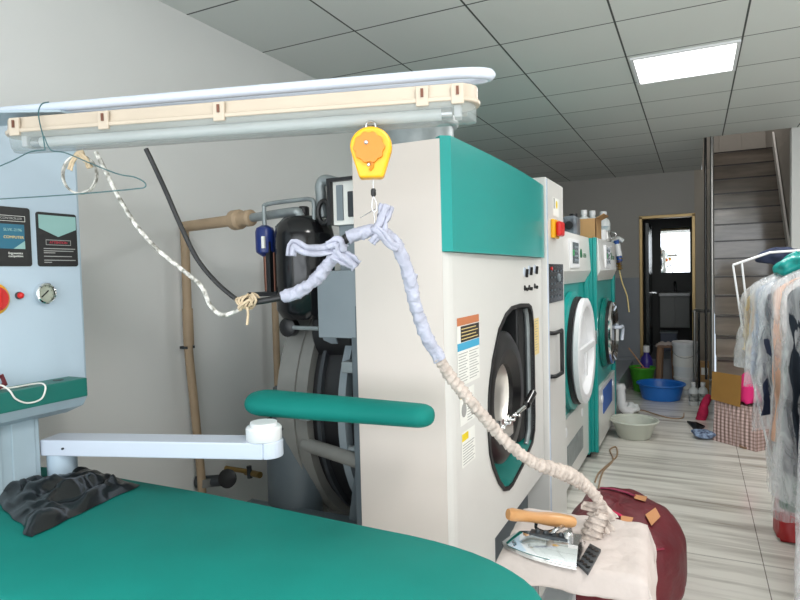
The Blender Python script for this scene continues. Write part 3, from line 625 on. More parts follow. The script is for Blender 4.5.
tag(b.build('twine_knot', 'twine', smooth=True), 'beige twine knot binding the cable and braided hose', 'twine')
# white cord coil tied under the left end of the light
t = thing('cord_coil', 'small coil of white cord tied under the light fixture', 'cord', P(78, 175, 1.50))
b = MB()
for k in range(2):
    ring_ = [P(79 + 17 * math.cos(2 * PI * i / 28) + k * 1.5, 174 + 19 * math.sin(2 * PI * i / 28) + k, 1.50 + .01 * k) for i in range(28)]
    b.tube(ring_, .0025, 8, closed=True)
b.build('loop', 'braid', t, smooth=True)
flap([P(70, 170, 1.485), P(73, 160, 1.48), P(78, 154, 1.485), P(84, 152, 1.49)], .006, .005, 'twine', name='cloth_tie', parent=t, seed=2, th=.005)
flap([P(90, 168, 1.485), P(86, 160, 1.48), P(80, 154, 1.485)], .006, .005, 'twine', name='cloth_tie', parent=t, seed=5, th=.005)
# wire clothes hanger on the rail
b = MB()
b.tube(pathd([(49, 102, 1.490), (42, 104, 1.485), (38.5, 112, 1.475), (40, 124, 1.465), (43, 136, 1.455), (45, 150, 1.455)]), .0016, 6)
b.tube(pathd([(45, 150, 1.455), (30, 152, 1.465), (14, 160, 1.485), (-2, 167, 1.495), (-20, 176, 1.505)]), .0015, 6)
b.tube(pathd([(44, 136, 1.455), (51, 150, 1.455), (66, 153, 1.445), (92, 164, 1.425), (118, 174, 1.405), (134, 177, 1.395), (144, 182, 1.390), (145, 187, 1.390), (134, 189, 1.395), (90, 193, 1.425), (50, 196, 1.455), (0, 199, 1.495), (-20, 200, 1.505)]), .0015, 6)
tag(b.build('wire_hanger', 'wirehanger', smooth=True), 'thin teal wire clothes hanger hooked over the white rail', 'clothes hanger')
# cord on the teal shelf
b = MB(); b.tube(smooth_path([onx(-6, 384, PX + .07), onx(3, 386, PX + .075), onx(10, 391, PX + .0885), onx(16, 399, PX + .0885), onx(28, 403, PX + .0885), onx(41, 399, PX + .0885), onx(45.5, 389, PX + .0885), Vector((PX + .078, onx(43, 382, PX + .078).y, 1.2065)), Vector((PX + .05, onx(34, 380, PX + .05).y, 1.2065)), Vector((PX + .05, onx(16, 384, PX + .05).y, 1.2065)), Vector((PX + .03, onx(-6, 384, PX + .03).y, 1.2065))], 8), .0026, 8)
tag(b.build('white_cord', 'rope', smooth=True), 'thin white cord looped over the edge of the teal shelf', 'cord')
b = MB(); b.tube([onx(-6, 380, PX + .03), onx(2, 376, PX + .03), onx(5, 384, PX + .05), onx(-2, 388, PX + .05)], .007, 8)
tag(b.build('twist_clip', 'maroon', smooth=True), 'small dark clip lying on the teal shelf at the left edge', 'clip')
# black plastic bag lying on the table
def bagfn(u, v):
    c00, c10, c11, c01 = onz(-12, 492, .885), onz(84, 470, .885), onz(140, 484, .885), onz(32, 536, .885)
    p = c00.lerp(c10, u).lerp(c01.lerp(c11, u), v)
    e = min(u, 1 - u, v, 1 - v)
    jx = nz(u * 5, v * 5, 3) * .02
    z = .883 + min(1, e * 7) * (.012 + .055 * abs(nz(u * 3, v * 4, 1)) + .018 * abs(nz(u * 9, v * 10, 5)))
    return (p.x + jx, p.y + nz(u * 6, v * 6, 8) * .02, z)
b = MB(); b.grid(bagfn, 44, 36); b.grid(lambda u, v: (bagfn(u, v)[0], bagfn(u, v)[1], .8825), 44, 36)
tag(b.build('plastic_bag', 'blackbag', smooth=True, auto=False), 'crumpled black plastic bag lying on the teal ironing table', 'plastic bag')
# ------------------------------------------------------------------ dry-cleaning machine
MX = -.71; MY = 1.777; MYE = 3.10
m = thing('dry_cleaning_machine', 'large white dry-cleaning machine with teal fascia and black round door', 'dry-cleaning machine', (-1.0, 2.4, 0))
ZT = 1.93
side = MB().box((-1.045, MY, .06), (-.722, MY + .02, ZT)).build('side_panel', 'white_side', m, bevel=.003)
b = MB(); b.box((-1.045, MY + .02, ZT - .02), (-.76, MYE, ZT - .005)); b.box((-1.045, MY + .02, .06), (-1.02, MYE, ZT - .02)); b.build('casing', 'white', m)
# front panel with chamfered corner and the door hatch
def frontx(y, bulge=0):
    e = min(max((y - MY) / .05, 0), 1); return MX - .028 * (1 - e) ** 1.6 + bulge * math.sin(PI * min(max((y - MY) / (MYE - MY), 0), 1)) ** .8
hat = []
for (py, pz) in [(2.17, .90), (2.185, 1.03), (2.24, 1.16), (2.33, 1.27), (2.43, 1.325), (2.52, 1.348), (2.66, 1.352), (2.80, 1.345), (2.85, 1.33), (2.875, 1.30), (2.89, 1.24), (2.895, 1.1), (2.897, .95), (2.895, .80), (2.885, .73), (2.84, .68), (2.66, .625), (2.49, .592), (2.43, .592), (2.36, .612), (2.29, .665), (2.22, .745), (2.185, .81)]: hat.append((py, pz))
cy_, cz_ = 2.53, .97
def ang(p): return math.atan2(p[1] - cz_, p[0] - cy_)
fr0, fr1, z0_, z1_ = MY + .06, MYE, .457, 1.57
def rectpt(a):
    c_, s_ = math.cos(a), math.sin(a); k = []
    if c_ > 1e-9: k.append((fr1 - cy_) / c_)
    if c_ < -1e-9: k.append((fr0 - cy_) / c_)
    if s_ > 1e-9: k.append((z1_ - cz_) / s_)
    if s_ < -1e-9: k.append((z0_ - cz_) / s_)
    q = min(k); return (cy_ + c_ * q, cz_ + s_ * q)
import bisect
corn = [(fr0, z0_), (fr1, z0_), (fr1, z1_), (fr0, z1_)]
hs = sorted([(ang(p), p) for p in hat])
def hatpt(a):
    # intersection of the ray at angle a with the hatch polygon
    best = None; d = (math.cos(a), math.sin(a)); n_ = len(hat)
    for i in range(n_):
        (x1, y1_), (x2, y2_) = hat[i], hat[(i + 1) % n_]; ex, ey = x2 - x1, y2_ - y1_
        den = d[0] * ey - d[1] * ex
        if abs(den) < 1e-12: continue
        t_ = ((x1 - cy_) * ey - (y1_ - cz_) * ex) / den; s_ = ((x1 - cy_) * d[1] - (y1_ - cz_) * d[0]) / den
        if t_ > 0 and -1e-6 <= s_ <= 1 + 1e-6: best = t_ if best is None else max(best, t_)
    return (cy_ + d[0] * best, cz_ + d[1] * best)
angs = sorted(set([round(ang(p), 5) for p in hat] + [round(ang(p), 5) for p in corn] + [round(-PI + 2 * PI * i / 48, 5) for i in range(48)]))
inn = [hatpt(a) for a in angs]; out_ = [rectpt(a) for a in angs]
fp = MB().ring([(MX - .02, y, z) for y, z in out_], [(MX - .02, y, z) for y, z in inn], (.02, 0, 0))
cham = [(-.722, MY + .021), (-.7215, MY), (MX - .003, MY + .035), (MX, MY + .06), (MX - .02, MY + .06)]
fp.prism([(x, y, .457) for x, y in cham], (0, 0, 1.113))
fp.box((MX - .02, MY + .06, .06), (MX, 2.235, .457)); fp.prism([(x, y, .06) for x, y in cham], (0, 0, .397))
fp = fp.build('front_panel', 'white', m)
# hatch liner: recessed dark teal tray with black lip and light inner edge
def scaled(s, x): return [(x, cy_ + (y - cy_) * s, cz_ + (z - cz_) * s) for y, z in inn]
lip = MB().ring(scaled(1.02, MX + .001), scaled(.975, MX + .001), (.006, 0, 0)).build('hatch_lip', 'black', m)
b = MB(); N = len(inn); A_ = scaled(.985, MX); B_ = scaled(.90, MX - .15)
b.add(A_ + B_, [(i, (i + 1) % N, N + (i + 1) % N, N + i) for i in range(N)], 0)
b.m = [1 if (inn[i][0] > 2.72 and inn[i][1] > .68) else 0 for i in range(N)]
b.build('hatch_liner', ['tealdark', 'black'], m)
MB().ring(scaled(.99, MX - .155), [(MX - .155, 2.44 + .2 * math.cos(a), .98 + .2 * math.sin(a)) for a in angs], (.004, 0, 0)).build('hatch_back', 'tealdark', m)
MB().lathe([(.29, 0), (.29, .08), (.21, .08)], (MX - .15, 2.47, .98), X1, 48, cap=False).build('door_seal', 'black', m, smooth=True)
MB().box((MX - .14, 2.74, .70), (MX - .03, 2.84, 1.335)).build('hinge_post', 'black', m, bevel=.01)
b = MB()
edge = [(y, z) for y, z in inn if y > 2.80 and z < 1.34]; edge.sort(key=lambda q: q[1])
b.tube([(MX - .02, y - .022, z) for y, z in edge], .012, 8); b.build('hatch_inner_edge', 'galv', m, smooth=True)
# round door: black ring, glass, chrome latch; tilts slightly out of the hatch
dc = Vector((MX - .012, 2.43, .98))
M['ring'] = mat('black_door_ring', hexc(18, 18, 20), .32)
door = MB().lathe([(.20, .02), (.245, .02), (.275, .0), (.275, -.05), (.24, -.075), (.19, -.06), (.14, -.02), (.14, .0), (.20, .02)], dc, X1, 56, cap=False).build('door_ring', 'ring', m, smooth=True)
MB().lathe([(.283, -.055), (.283, -.035), (.272, -.03)], dc, X1, 56, cap=False).build('door_trim', 'steel', door, smooth=True)
MB().lathe([(.145, -.01), (.13, -.035), (.08, -.055), (0, -.06)], dc, X1, 48, cap=False).build('polished_bowl', 'drumin', door, smooth=True)
b = MB(); b.obox(dc + Vector((.03, -.06, -.085)), Y1, Z1, X1, .15, .012, .008); b.obox(dc + Vector((.035, -.08, -.12)), Y1, Z1, X1, .07, .028, .006); b.obox(dc + Vector((.035, -.17, -.085)), Y1, Z1, X1, .02, .03, .010)
for y in (-.17, -.09, -.03, .05): b.lathe([(.010, 0), (.010, .016), (.006, .02)], dc + Vector((.036, y, -.085)), X1, 12)
b.tube([dc + Vector((.03, .06, -.085)), dc + Vector((.055, .12, -.065)), dc + Vector((.06, .20, -.04))], .010, 10)
b.build('door_latch', 'chrome', door, smooth=True)
MB().tube([dc + Vector((.062, .13, -.058)), dc + Vector((.064, .24, -.025))], .017, 12).build('latch_grip', 'blackgloss', door, smooth=True)
# teal fascia, gently bulging
b = MB(); ny = 24
rows = []
for i in range(ny + 1):
    y = MY + (MYE - .01 - MY) * (i / ny)
    if i == 1: y = MY + .022
    rows.append((y, -.7205 if i == 0 else MX + .018 + .016 * math.sin(PI * (y - MY - .05) / (MYE - MY - .05))))
vs = []
for y, x in rows: xb = x - .0015 if y < MY + .0215 else -.745; vs += [(x, y, 1.572), (x, y, ZT + .008), (xb, y, ZT + .008), (xb, y, 1.572)]
fs = [(0, 1, 2, 3), tuple(4 * ny + k for k in (3, 2, 1, 0))]
for i in range(ny):
    for k in range(4): fs.append((4 * i + k, 4 * i + (k + 1) % 4, 4 * (i + 1) + (k + 1) % 4, 4 * (i + 1) + k))
b.add(vs, fs); b.build('teal_fascia', 'teal', m, smooth=True)
# stickers on the front panel: danger placard and notices
fx_ = MX + .0008
def sb_(b, y0, y1, z0, z1, e=0, m_=0): b.box((fx_ + e, y0, z0), (fx_ + e + .0006, y1, z1), m_)
b = MB(); sb_(b, 1.862, 2.085, 1.12, 1.352); stk = b.build('warning_placard', 'labelw', m)
b = MB(); sb_(b, 1.862, 2.085, 1.325, 1.352, .0007); b.build('orange_band', 'stkorange', stk)
b = MB(); sb_(b, 1.895, 2.085, 1.268, 1.322, .0007); b.build('dark_block', 'inkdk', stk)
b = MB(); sb_(b, 1.862, 2.085, 1.24, 1.266, .0007); b.build('blue_band', 'stkblue', stk)
b = MB()
for i in range(11): sb_(b, 1.87, 1.96 - .01 * (i % 3), 1.228 - i * .0095, 1.2305 - i * .0095, .0007); sb_(b, 1.975, 2.075 - .012 * ((i * 2) % 3), 1.228 - i * .0095, 1.2305 - i * .0095, .0007)
b.build('small_print', 'ink', stk)
b = MB()
for i in range(4): sb_(b, 1.90, 2.07 - .02 * (i % 2), 1.276 + i * .0115, 1.279 + i * .0115, .0014)
b.build('pale_print', 'stkcream', stk)
b = MB(); sb_(b, 1.875, 2.02, .985, 1.105); s2 = b.build('notice_sticker', 'labelw', m)
b = MB(); sb_(b, 1.878, 1.94, 1.078, 1.1, .0007); b.build('yellow_mark', 'stkyellow', s2)
MB().lathe([(.024, 0), (.024, .0008)], (fx_ + .0007, 1.912, 1.035), X1, 20).build('round_symbol', 'ink', s2)
b = MB()
for i in range(9): sb_(b, 1.945, 2.01 - .008 * (i % 3), 1.068 - i * .0095, 1.0705 - i * .0095, .0007)
b.build('small_print', 'ink', s2)
b = MB(); sb_(b, 1.885, 2.02, .84, .96); s3 = b.build('lower_sticker', 'labelw', m)
b = MB(); sb_(b, 1.888, 1.95, .93, .955, .0007); b.build('yellow_mark', 'stkyellow', s3)
b = MB()
for i in range(8): sb_(b, 1.895, 2.01 - .01 * (i % 3), .915 - i * .0095, .9175 - i * .0095, .0007)
b.build('small_print', 'ink', s3)
b = MB(); sb_(b, 2.925, 3.02, 1.09, 1.27); s4 = b.build('cream_sticker', 'stkcream', m)
b = MB()
for i in range(12): sb_(b, 2.935, 3.0 - .015 * (i % 3), 1.255 - i * .013, 1.258 - i * .013, .0007)
b.build('small_print', 'ink', s4)
for px, py in ((524.5, 272), (529, 270), (534.5, 269), (524.5, 288), (529, 287.5), (534.5, 286)):
    p = onx(px, py, MX); up = py < 280
    k_ = MB().lathe([(.022 if up else .013, 0), (.02 if up else .012, .004)], (MX, p.y, p.z), X1, 16).build('control_knob', 'railwhite' if up else 'black', m, smooth=True)
    MB().obox((MX + .012, p.y, p.z - .006), Vector((0, .35, .93)), Vector((0, -.93, .35)), X1, .02 if up else .008, .005, .006).build('pointer', 'blackgloss', k_, bevel=.002)
# column with isolator switch and keypad
CX_ = MX + .028; c0_, c1_ = 3.105, 3.545; CT = 1.985
colm = MB().box((-1.03, c0_, .05), (CX_, c1_, CT)).build('control_column', 'white', m, bevel=.006)
p = onx(556.5, 230, CX_)
sw = MB().box((CX_, p.y - .15, p.z - .05), (CX_ + .02, p.y - .02, p.z + .05)).build('isolator_switch', 'yellow', colm, bevel=.006)
MB().box((CX_ + .02, p.y - .12, p.z - .04), (CX_ + .05, p.y - .02, p.z + .04)).build('red_knob', 'red', sw, bevel=.012)
y0_, y1_ = onx(548.5, 280, CX_).y, onx(563, 280, CX_).y - .02
kp = MB().box((CX_, y0_, 1.335), (CX_ + .006, y1_, 1.54)).build('keypad', 'blackgloss', colm, bevel=.002)
kk = MB()
for i in range(4):
    for j in range(5):
        if (i, j) in ((2, 3), (2, 2)): continue
        kk.box((CX_ + .006, y0_ + .035 + i * .08, 1.362 + j * .034), (CX_ + .008, y0_ + .065 + i * .08, 1.372 + j * .034))
kk.build('keys', 'greydk', kp); MB().lathe([(.024, 0), (.024, .006), (.02, .01)], (CX_ + .006, y0_ + .22, 1.465), X1, 20).build('dial', 'grey', kp, smooth=True)
MB().lathe([(.010, 0), (.010, .005)], (CX_ + .006, y0_ + .05, 1.515), X1, 14).build('stop_button', 'red', kp, smooth=True)
yy = [3.15, 3.29]
MB().tube(smooth_path([(CX_, yy[0], 1.178), (CX_ + .025, yy[0] + .02, 1.178), (CX_ + .03, yy[1], 1.178), (CX_ + .03, yy[1] + .015, 1.16), (CX_ + .03, yy[1] + .015, .965), (CX_ + .03, yy[1], .95), (CX_ + .025, yy[0] + .02, .95), (CX_, yy[0], .95)], 3), .011, 10).build('pull_handle', 'black', colm, smooth=True)
ns = MB().box((CX_, 3.27, 1.80), (CX_ + .001, 3.42, 1.90)).build('notice', 'labelw', colm)
MB().lathe([(.022, 0), (.022, .0008)], (CX_ + .001, 3.36, 1.865), X1, 16).build('yellow_symbol', 'stkyellow', ns); MB().box((CX_ + .001, 3.28, 1.84), (CX_ + .0015, 3.31, 1.895)).build('small_print', 'ink', ns)
MB().box((CX_ - .012, c0_ + .004, .06), (CX_ + .004, c0_ + .02, CT - .01)).build('trim_strip', 'railwhite', colm)
# duct on the roof of the machine
b = MB().lathe([(.165, ZT - .02), (.165, ZT + .12), (.155, ZT + .14)], (-.98, 2.12, 0), Z1, 48, cap=False); du = b.build('roof_duct', 'galv', m, smooth=True)
MB().lathe([(.15, ZT + .135), (.178, ZT + .130), (.184, ZT + .137), (.182, ZT + .157), (.16, ZT + .168), (0, ZT + .17)], (-.98, 2.12, 0), Z1, 48, cap=False).build('duct_flange', 'white_plain', du, smooth=True)
for a in (-2.2, -1.2, -.25): MB().lathe([(.006, 0), (.006, .006)], (-.98 + .183 * math.cos(a), 2.12 + .183 * math.sin(a), ZT + .147), (math.cos(a), math.sin(a), 0), 10).build('screw', 'darkmetal', du)
# frame, still tank, drum housing behind the casing
b = MB(); b.box((-1.07, 1.782, .1), (-1.046, 1.81, 1.40)); b.box((-1.60, 2.95, .1), (-1.56, 2.99, 1.3)); b.box((-1.60, 1.80, .56), (-1.04, 1.86, .62)); b.box((-1.6, 1.8, .06), (-1.03, 2.99, .14)); b.build('frame', 'greydk', m, bevel=.004)
MB().tube([(-1.32, 1.84, .875), (-1.06, 1.81, .845)], .026, 16).build('crossbar', 'greywarm', m, smooth=True)
MB().prism([(-1.13, 1.83, .62), (-1.055, 1.83, .62), (-1.055, 1.83, .84), (-1.09, 1.83, .84)], (0, .02, 0)).build('gusset', 'greydk', m)
tk = MB().lathe([(.0, .18), (.104, .18), (.107, .2), (.107, .93)], (-1.43, 1.92, 0), Z1, 40).build('still_tank', 'greydk', m, smooth=True)
MB().lathe([(.111, .925), (.113, .932), (.111, .942)], (-1.43, 1.92, 0), Z1, 40, cap=False).build('tank_rim', 'darkmetal', tk, smooth=True)
MB().lathe([(.096, .94), (.088, 1.07), (.0, 1.075)], (-1.42, 1.93, 0), Z1, 40).build('tank_head', 'greydk', tk, smooth=True)
def wheel(x0, x1, r, mk, nm, r_in=0, yc=2.36, zc=.985):
    pr = [(r_in, 0), (r, 0), (r, x1 - x0), (r_in, x1 - x0)]
    return MB().lathe(pr, (x0, yc, zc), X1, 64, cap=False).build(nm, mk, m, smooth=True)
wheel(-1.425, -1.345, .55, 'greywarm', 'drum_cover', 0); wheel(-1.347, -1.295, .54, 'greywarm', 'drum_rim', .0)
wheel(-1.297, -1.10, .50, 'black', 'drum_shell', 0); wheel(-1.262, -1.246, .522, 'darkmetal', 'drum_band', .3); wheel(-1.155, -1.125, .545, 'grey', 'drum_flange', .3)
wheel(-1.10, -1.04, .52, 'greydk', 'drum_front_ring', 0)
for a in (2.45, 2.75, 3.05, 3.35, 3.65):
    MB().lathe([(.014, 0), (.014, .035), (.008, .045)], (-1.125, 2.36 + .528 * math.cos(a), .985 + .528 * math.sin(a)), X1, 8).build('bolt', 'galv', m)
MB().box((-1.125, 1.80, 1.16), (-1.045, 1.86, 1.20)).build('clamp', 'galv', m, bevel=.004)
b = MB(); b.box((-1.30, 1.78, .98), (-1.255, 1.83, 1.03)); b.build('junction_clip', 'galv', m, bevel=.003)
# motor seen under the crossbar
mt = MB().lathe([(.03, -.1), (.055, -.09), (.055, .09), (.03, .1)], (-1.2, 2.0, .73), X1, 24).build('pump', 'darkmetal', m, smooth=True)
MB().lathe([(.016, 0), (.016, .05), (.026, .06), (.026, .08)], (-1.13, 1.93, .76), Z1, 12).build('valve_cap', 'brass', mt, smooth=True)
# grey box and electric box
gb = MB().box((-1.205, 1.782, 1.285), (-1.047, 2.2, 1.522)).build('grey_housing', 'grey', m, bevel=.004)
MB().box((-1.155, 1.86, 1.522), (-1.047, 2.2, 1.685)).build('upper_housing', 'grey', m, bevel=.003)
eb = MB().box((-1.178, 1.82, 1.685), (-1.163, 1.90, 1.85)); eb.box((-1.163, 1.82, 1.838), (-1.047, 1.90, 1.85)); eb.box((-1.163, 1.84, 1.685), (-1.047, 1.90, 1.838), 1)
eb = eb.build('electrical_box', ['black', 'labelw'], m)
MB().box((-1.10, 1.832, 1.71), (-1.07, 1.84, 1.80)).build('contactor', 'darkmetal', eb, bevel=.003); MB().box((-1.145, 1.832, 1.70), (-1.12, 1.84, 1.825)).build('terminal_strip', 'grey', eb)
# compressor, filter, pipes
cx0 = Vector((-1.335, 1.90, 0))
cp = MB().lathe([(.0, 1.34), (.09, 1.345), (.112, 1.38), (.113, 1.66), (.104, 1.70), (.075, 1.728), (.0, 1.738)], cx0, Z1, 40, cap=False).build('compressor', 'blackgloss', m, smooth=True)
MB().lathe([(.022, 1.73), (.022, 1.765), (.016, 1.77)], cx0 + Vector((0, 0, 0)), Z1, 16).build('compressor_port', 'black', cp, smooth=True)
b = MB(); b.box((-1.56, 1.83, 1.432), (-1.30, 2.0, 1.448)); b.box((-1.475, 1.84, 1.448), (-1.455, 1.86, 1.64)); b.box((-1.44, 1.86, 1.448), (-1.425, 1.88, 1.70)); b.build('bracket', 'black', m)
MB().lathe([(.03, 0), (.036, .01), (.036, .04), (.02, .05)], (-1.37, 1.86, 1.315), Vector((0, -1, 0)), 20).build('motor_cap', 'black', m, smooth=True)
b = MB(); b.lathe([(.12, -.07), (.13, -.06), (.13, .10), (.12, .11)], (-1.23, 2.0, 1.30), X1, 32); b.build('fan_motor', 'black', m, smooth=True)
MB().lathe([(.115, 0), (.12, .03), (.12, .06)], (-1.245, 1.97, 1.33), X1, 32).build('motor_flange', 'grey', m, smooth=True)
MB().tube([(-1.34, 1.82, 1.315), (-1.22, 1.81, 1.315)], .008, 8).build('shaft', 'galv', m, smooth=True)
fl = MB().lathe([(.012, 1.585), (.035, 1.60), (.037, 1.61), (.037, 1.68), (.032, 1.695), (.012, 1.705)], (-1.49, 1.86, 0), Z1, 24).build('filter_can', 'bluecan', m, smooth=True)
MB().box((-1.475, 1.818, 1.615), (-1.463, 1.826, 1.66)).build('label', 'labelw', fl)
MB().tube(smooth_path([(-1.49, 1.86, 1.70), (-1.49, 1.86, 1.765), (-1.475, 1.86, 1.785), (-1.33, 1.86, 1.79), (-1.275, 1.86, 1.788), (-1.26, 1.86, 1.77), (-1.262, 1.86, 1.70)], 5), .0085, 10).build('copper_pipe', 'galv', m, smooth=True)
MB().tube([(-1.49, 1.86, 1.59), (-1.488, 1.86, 1.45)], .010, 10).build('copper_pipe', 'copper', m, smooth=True)
MB().tube([(-1.46, 1.87, 1.60), (-1.46, 1.87, 1.45)], .008, 10).build('copper_pipe', 'copper', m, smooth=True)
MB().tube(smooth_path([(-1.23, 1.87, 1.72), (-1.235, 1.87, 1.80), (-1.235, 1.87, 1.838), (-1.215, 1.87, 1.855), (-1.16, 1.87, 1.84), (-1.10, 1.87, 1.83)], 5), .020, 12).build('grey_pipe', 'galv', m, smooth=True)
MB().tube(smooth_path([(-1.27, 1.9, 1.76), (-1.20, 1.9, 1.775), (-1.1, 1.92, 1.78)], 5), .007, 8).build('copper_pipe', 'copper', m, smooth=True)
MB().tube(smooth_path([(-1.20, 1.88, 1.70), (-1.185, 1.88, 1.76), (-1.20, 1.88, 1.79), (-1.17, 1.88, 1.80)], 5), .006, 8).build('copper_pipe', 'copper', m, smooth=True)
b = MB(); b.tube([Vector((-1.205 + .024 * math.cos(a), 1.84, 1.735 + .04 * math.sin(a))) for a in [2 * PI * i / 24 for i in range(24)]], .009, 8, closed=True); b.build('coil_hose', 'black', m, smooth=True)
b = MB(); b.box((-1.0, 1.80, 0), (-.80, 3.5, .06)); b.build('plinth', 'darkmetal', m)
MB().box((-1.0, 1.80, .06), (-.80, 3.10, .46)).build('kick_plate', 'greydk', m)
# ------------------------------------------------------------------ service pipes on the left wall
t = thing('service_pipe', 'beige lagged pipe rising on the left wall beside the machine', 'pipe', (-2.11, 2.07, .5))
MB().tube(smooth_path([(-2.11, 2.055, 1.745), (-2.11, 2.055, 1.42), (-2.11, 2.05, 1.22), (-2.11, 2.075, .9), (-2.11, 2.10, .57), (-2.11, 2.10, .45)], 6), .020, 14).build('riser', 'beigepipe', t, smooth=True)
q0, q1, q2 = P(183, 227, 2.74), P(236, 220, 2.52), P(292, 212, 2.27)
MB().tube([q0, q1], .024, 14).build('branch', 'beigepipe', t, smooth=True)
MB().lathe([(.03, 0), (.042, .01), (.042, .05), (.03, .06), (.026, .10), (.034, .105), (.034, .13), (.025, .14)], q1 - (q1 - q0).normalized() * .02, (q2 - q1), 16).build('union_fitting', 'beigepipe', t, smooth=True)
MB().tube(smooth_path([q1 + (q2 - q1) * .3, q2, q2 + Vector((.03, 0, -.008)), q2 + Vector((.045, 0, -.05))], 5), .018, 12).build('steel_pipe', 'galv', t, smooth=True)
for z in (1.19,): MB().obox((-2.12, 2.055, z), Y1, X1, Z1, .025, .022, .006).build('pipe_clip', 'darkmetal', t)
MB().tube([(-2.11, 2.055, 1.37), (-2.11, 2.055, 1.20)], .024, 14).build('coupling', 'beigepipe', t, smooth=True)
t = tag(MB().tube([(-2.11, 2.70, 1.62), (-2.11, 2.70, .45)], .019, 12).build('service_pipe', 'beigepipe', smooth=True), 'thin beige pipe on the left wall, partly behind the compressor', 'pipe')
t = thing('wall_valve', 'dark valve with round handwheel at the foot of the beige pipe', 'valve', P(215, 480, 2.9))
c_ = P(212, 482, 2.88); MB().tube([P(196, 482, 2.88), P(226, 480, 2.88)], .028, 12).build('body', 'darkmetal', t, smooth=True)
MB().lathe([(.012, 0), (.042, .005), (.045, .02), (.02, .03)], P(229, 478, 2.84), (.3, -1, .2), 20).build('handwheel', 'black', t, smooth=True)
_t = P(205, 482, 2.87); MB().tube([(WX, _t.y, _t.z), _t], .016, 10).build('wall_stub', 'darkmetal', t, smooth=True); MB().tube([P(205, 478, 2.87), P(205, 486, 2.87)], .034, 12).build('bonnet', 'greywarm', t, smooth=True)
t = thing('brass_tap', 'small brass tap fixed low on the left wall', 'tap', P(251, 473, 3.0))
_t = P(251, 472, 3.0); MB().tube([(WX, _t.y, _t.z), _t], .012, 10).build('wall_stub', 'brass', t, smooth=True); MB().tube([P(246, 472, 3.05), P(260, 475, 2.95)], .016, 10).build('spout', 'brass', t, smooth=True); MB().tube([P(249, 466, 3.0), P(250, 478, 3.0)], .013, 10).build('body', 'darkmetal', t, smooth=True)
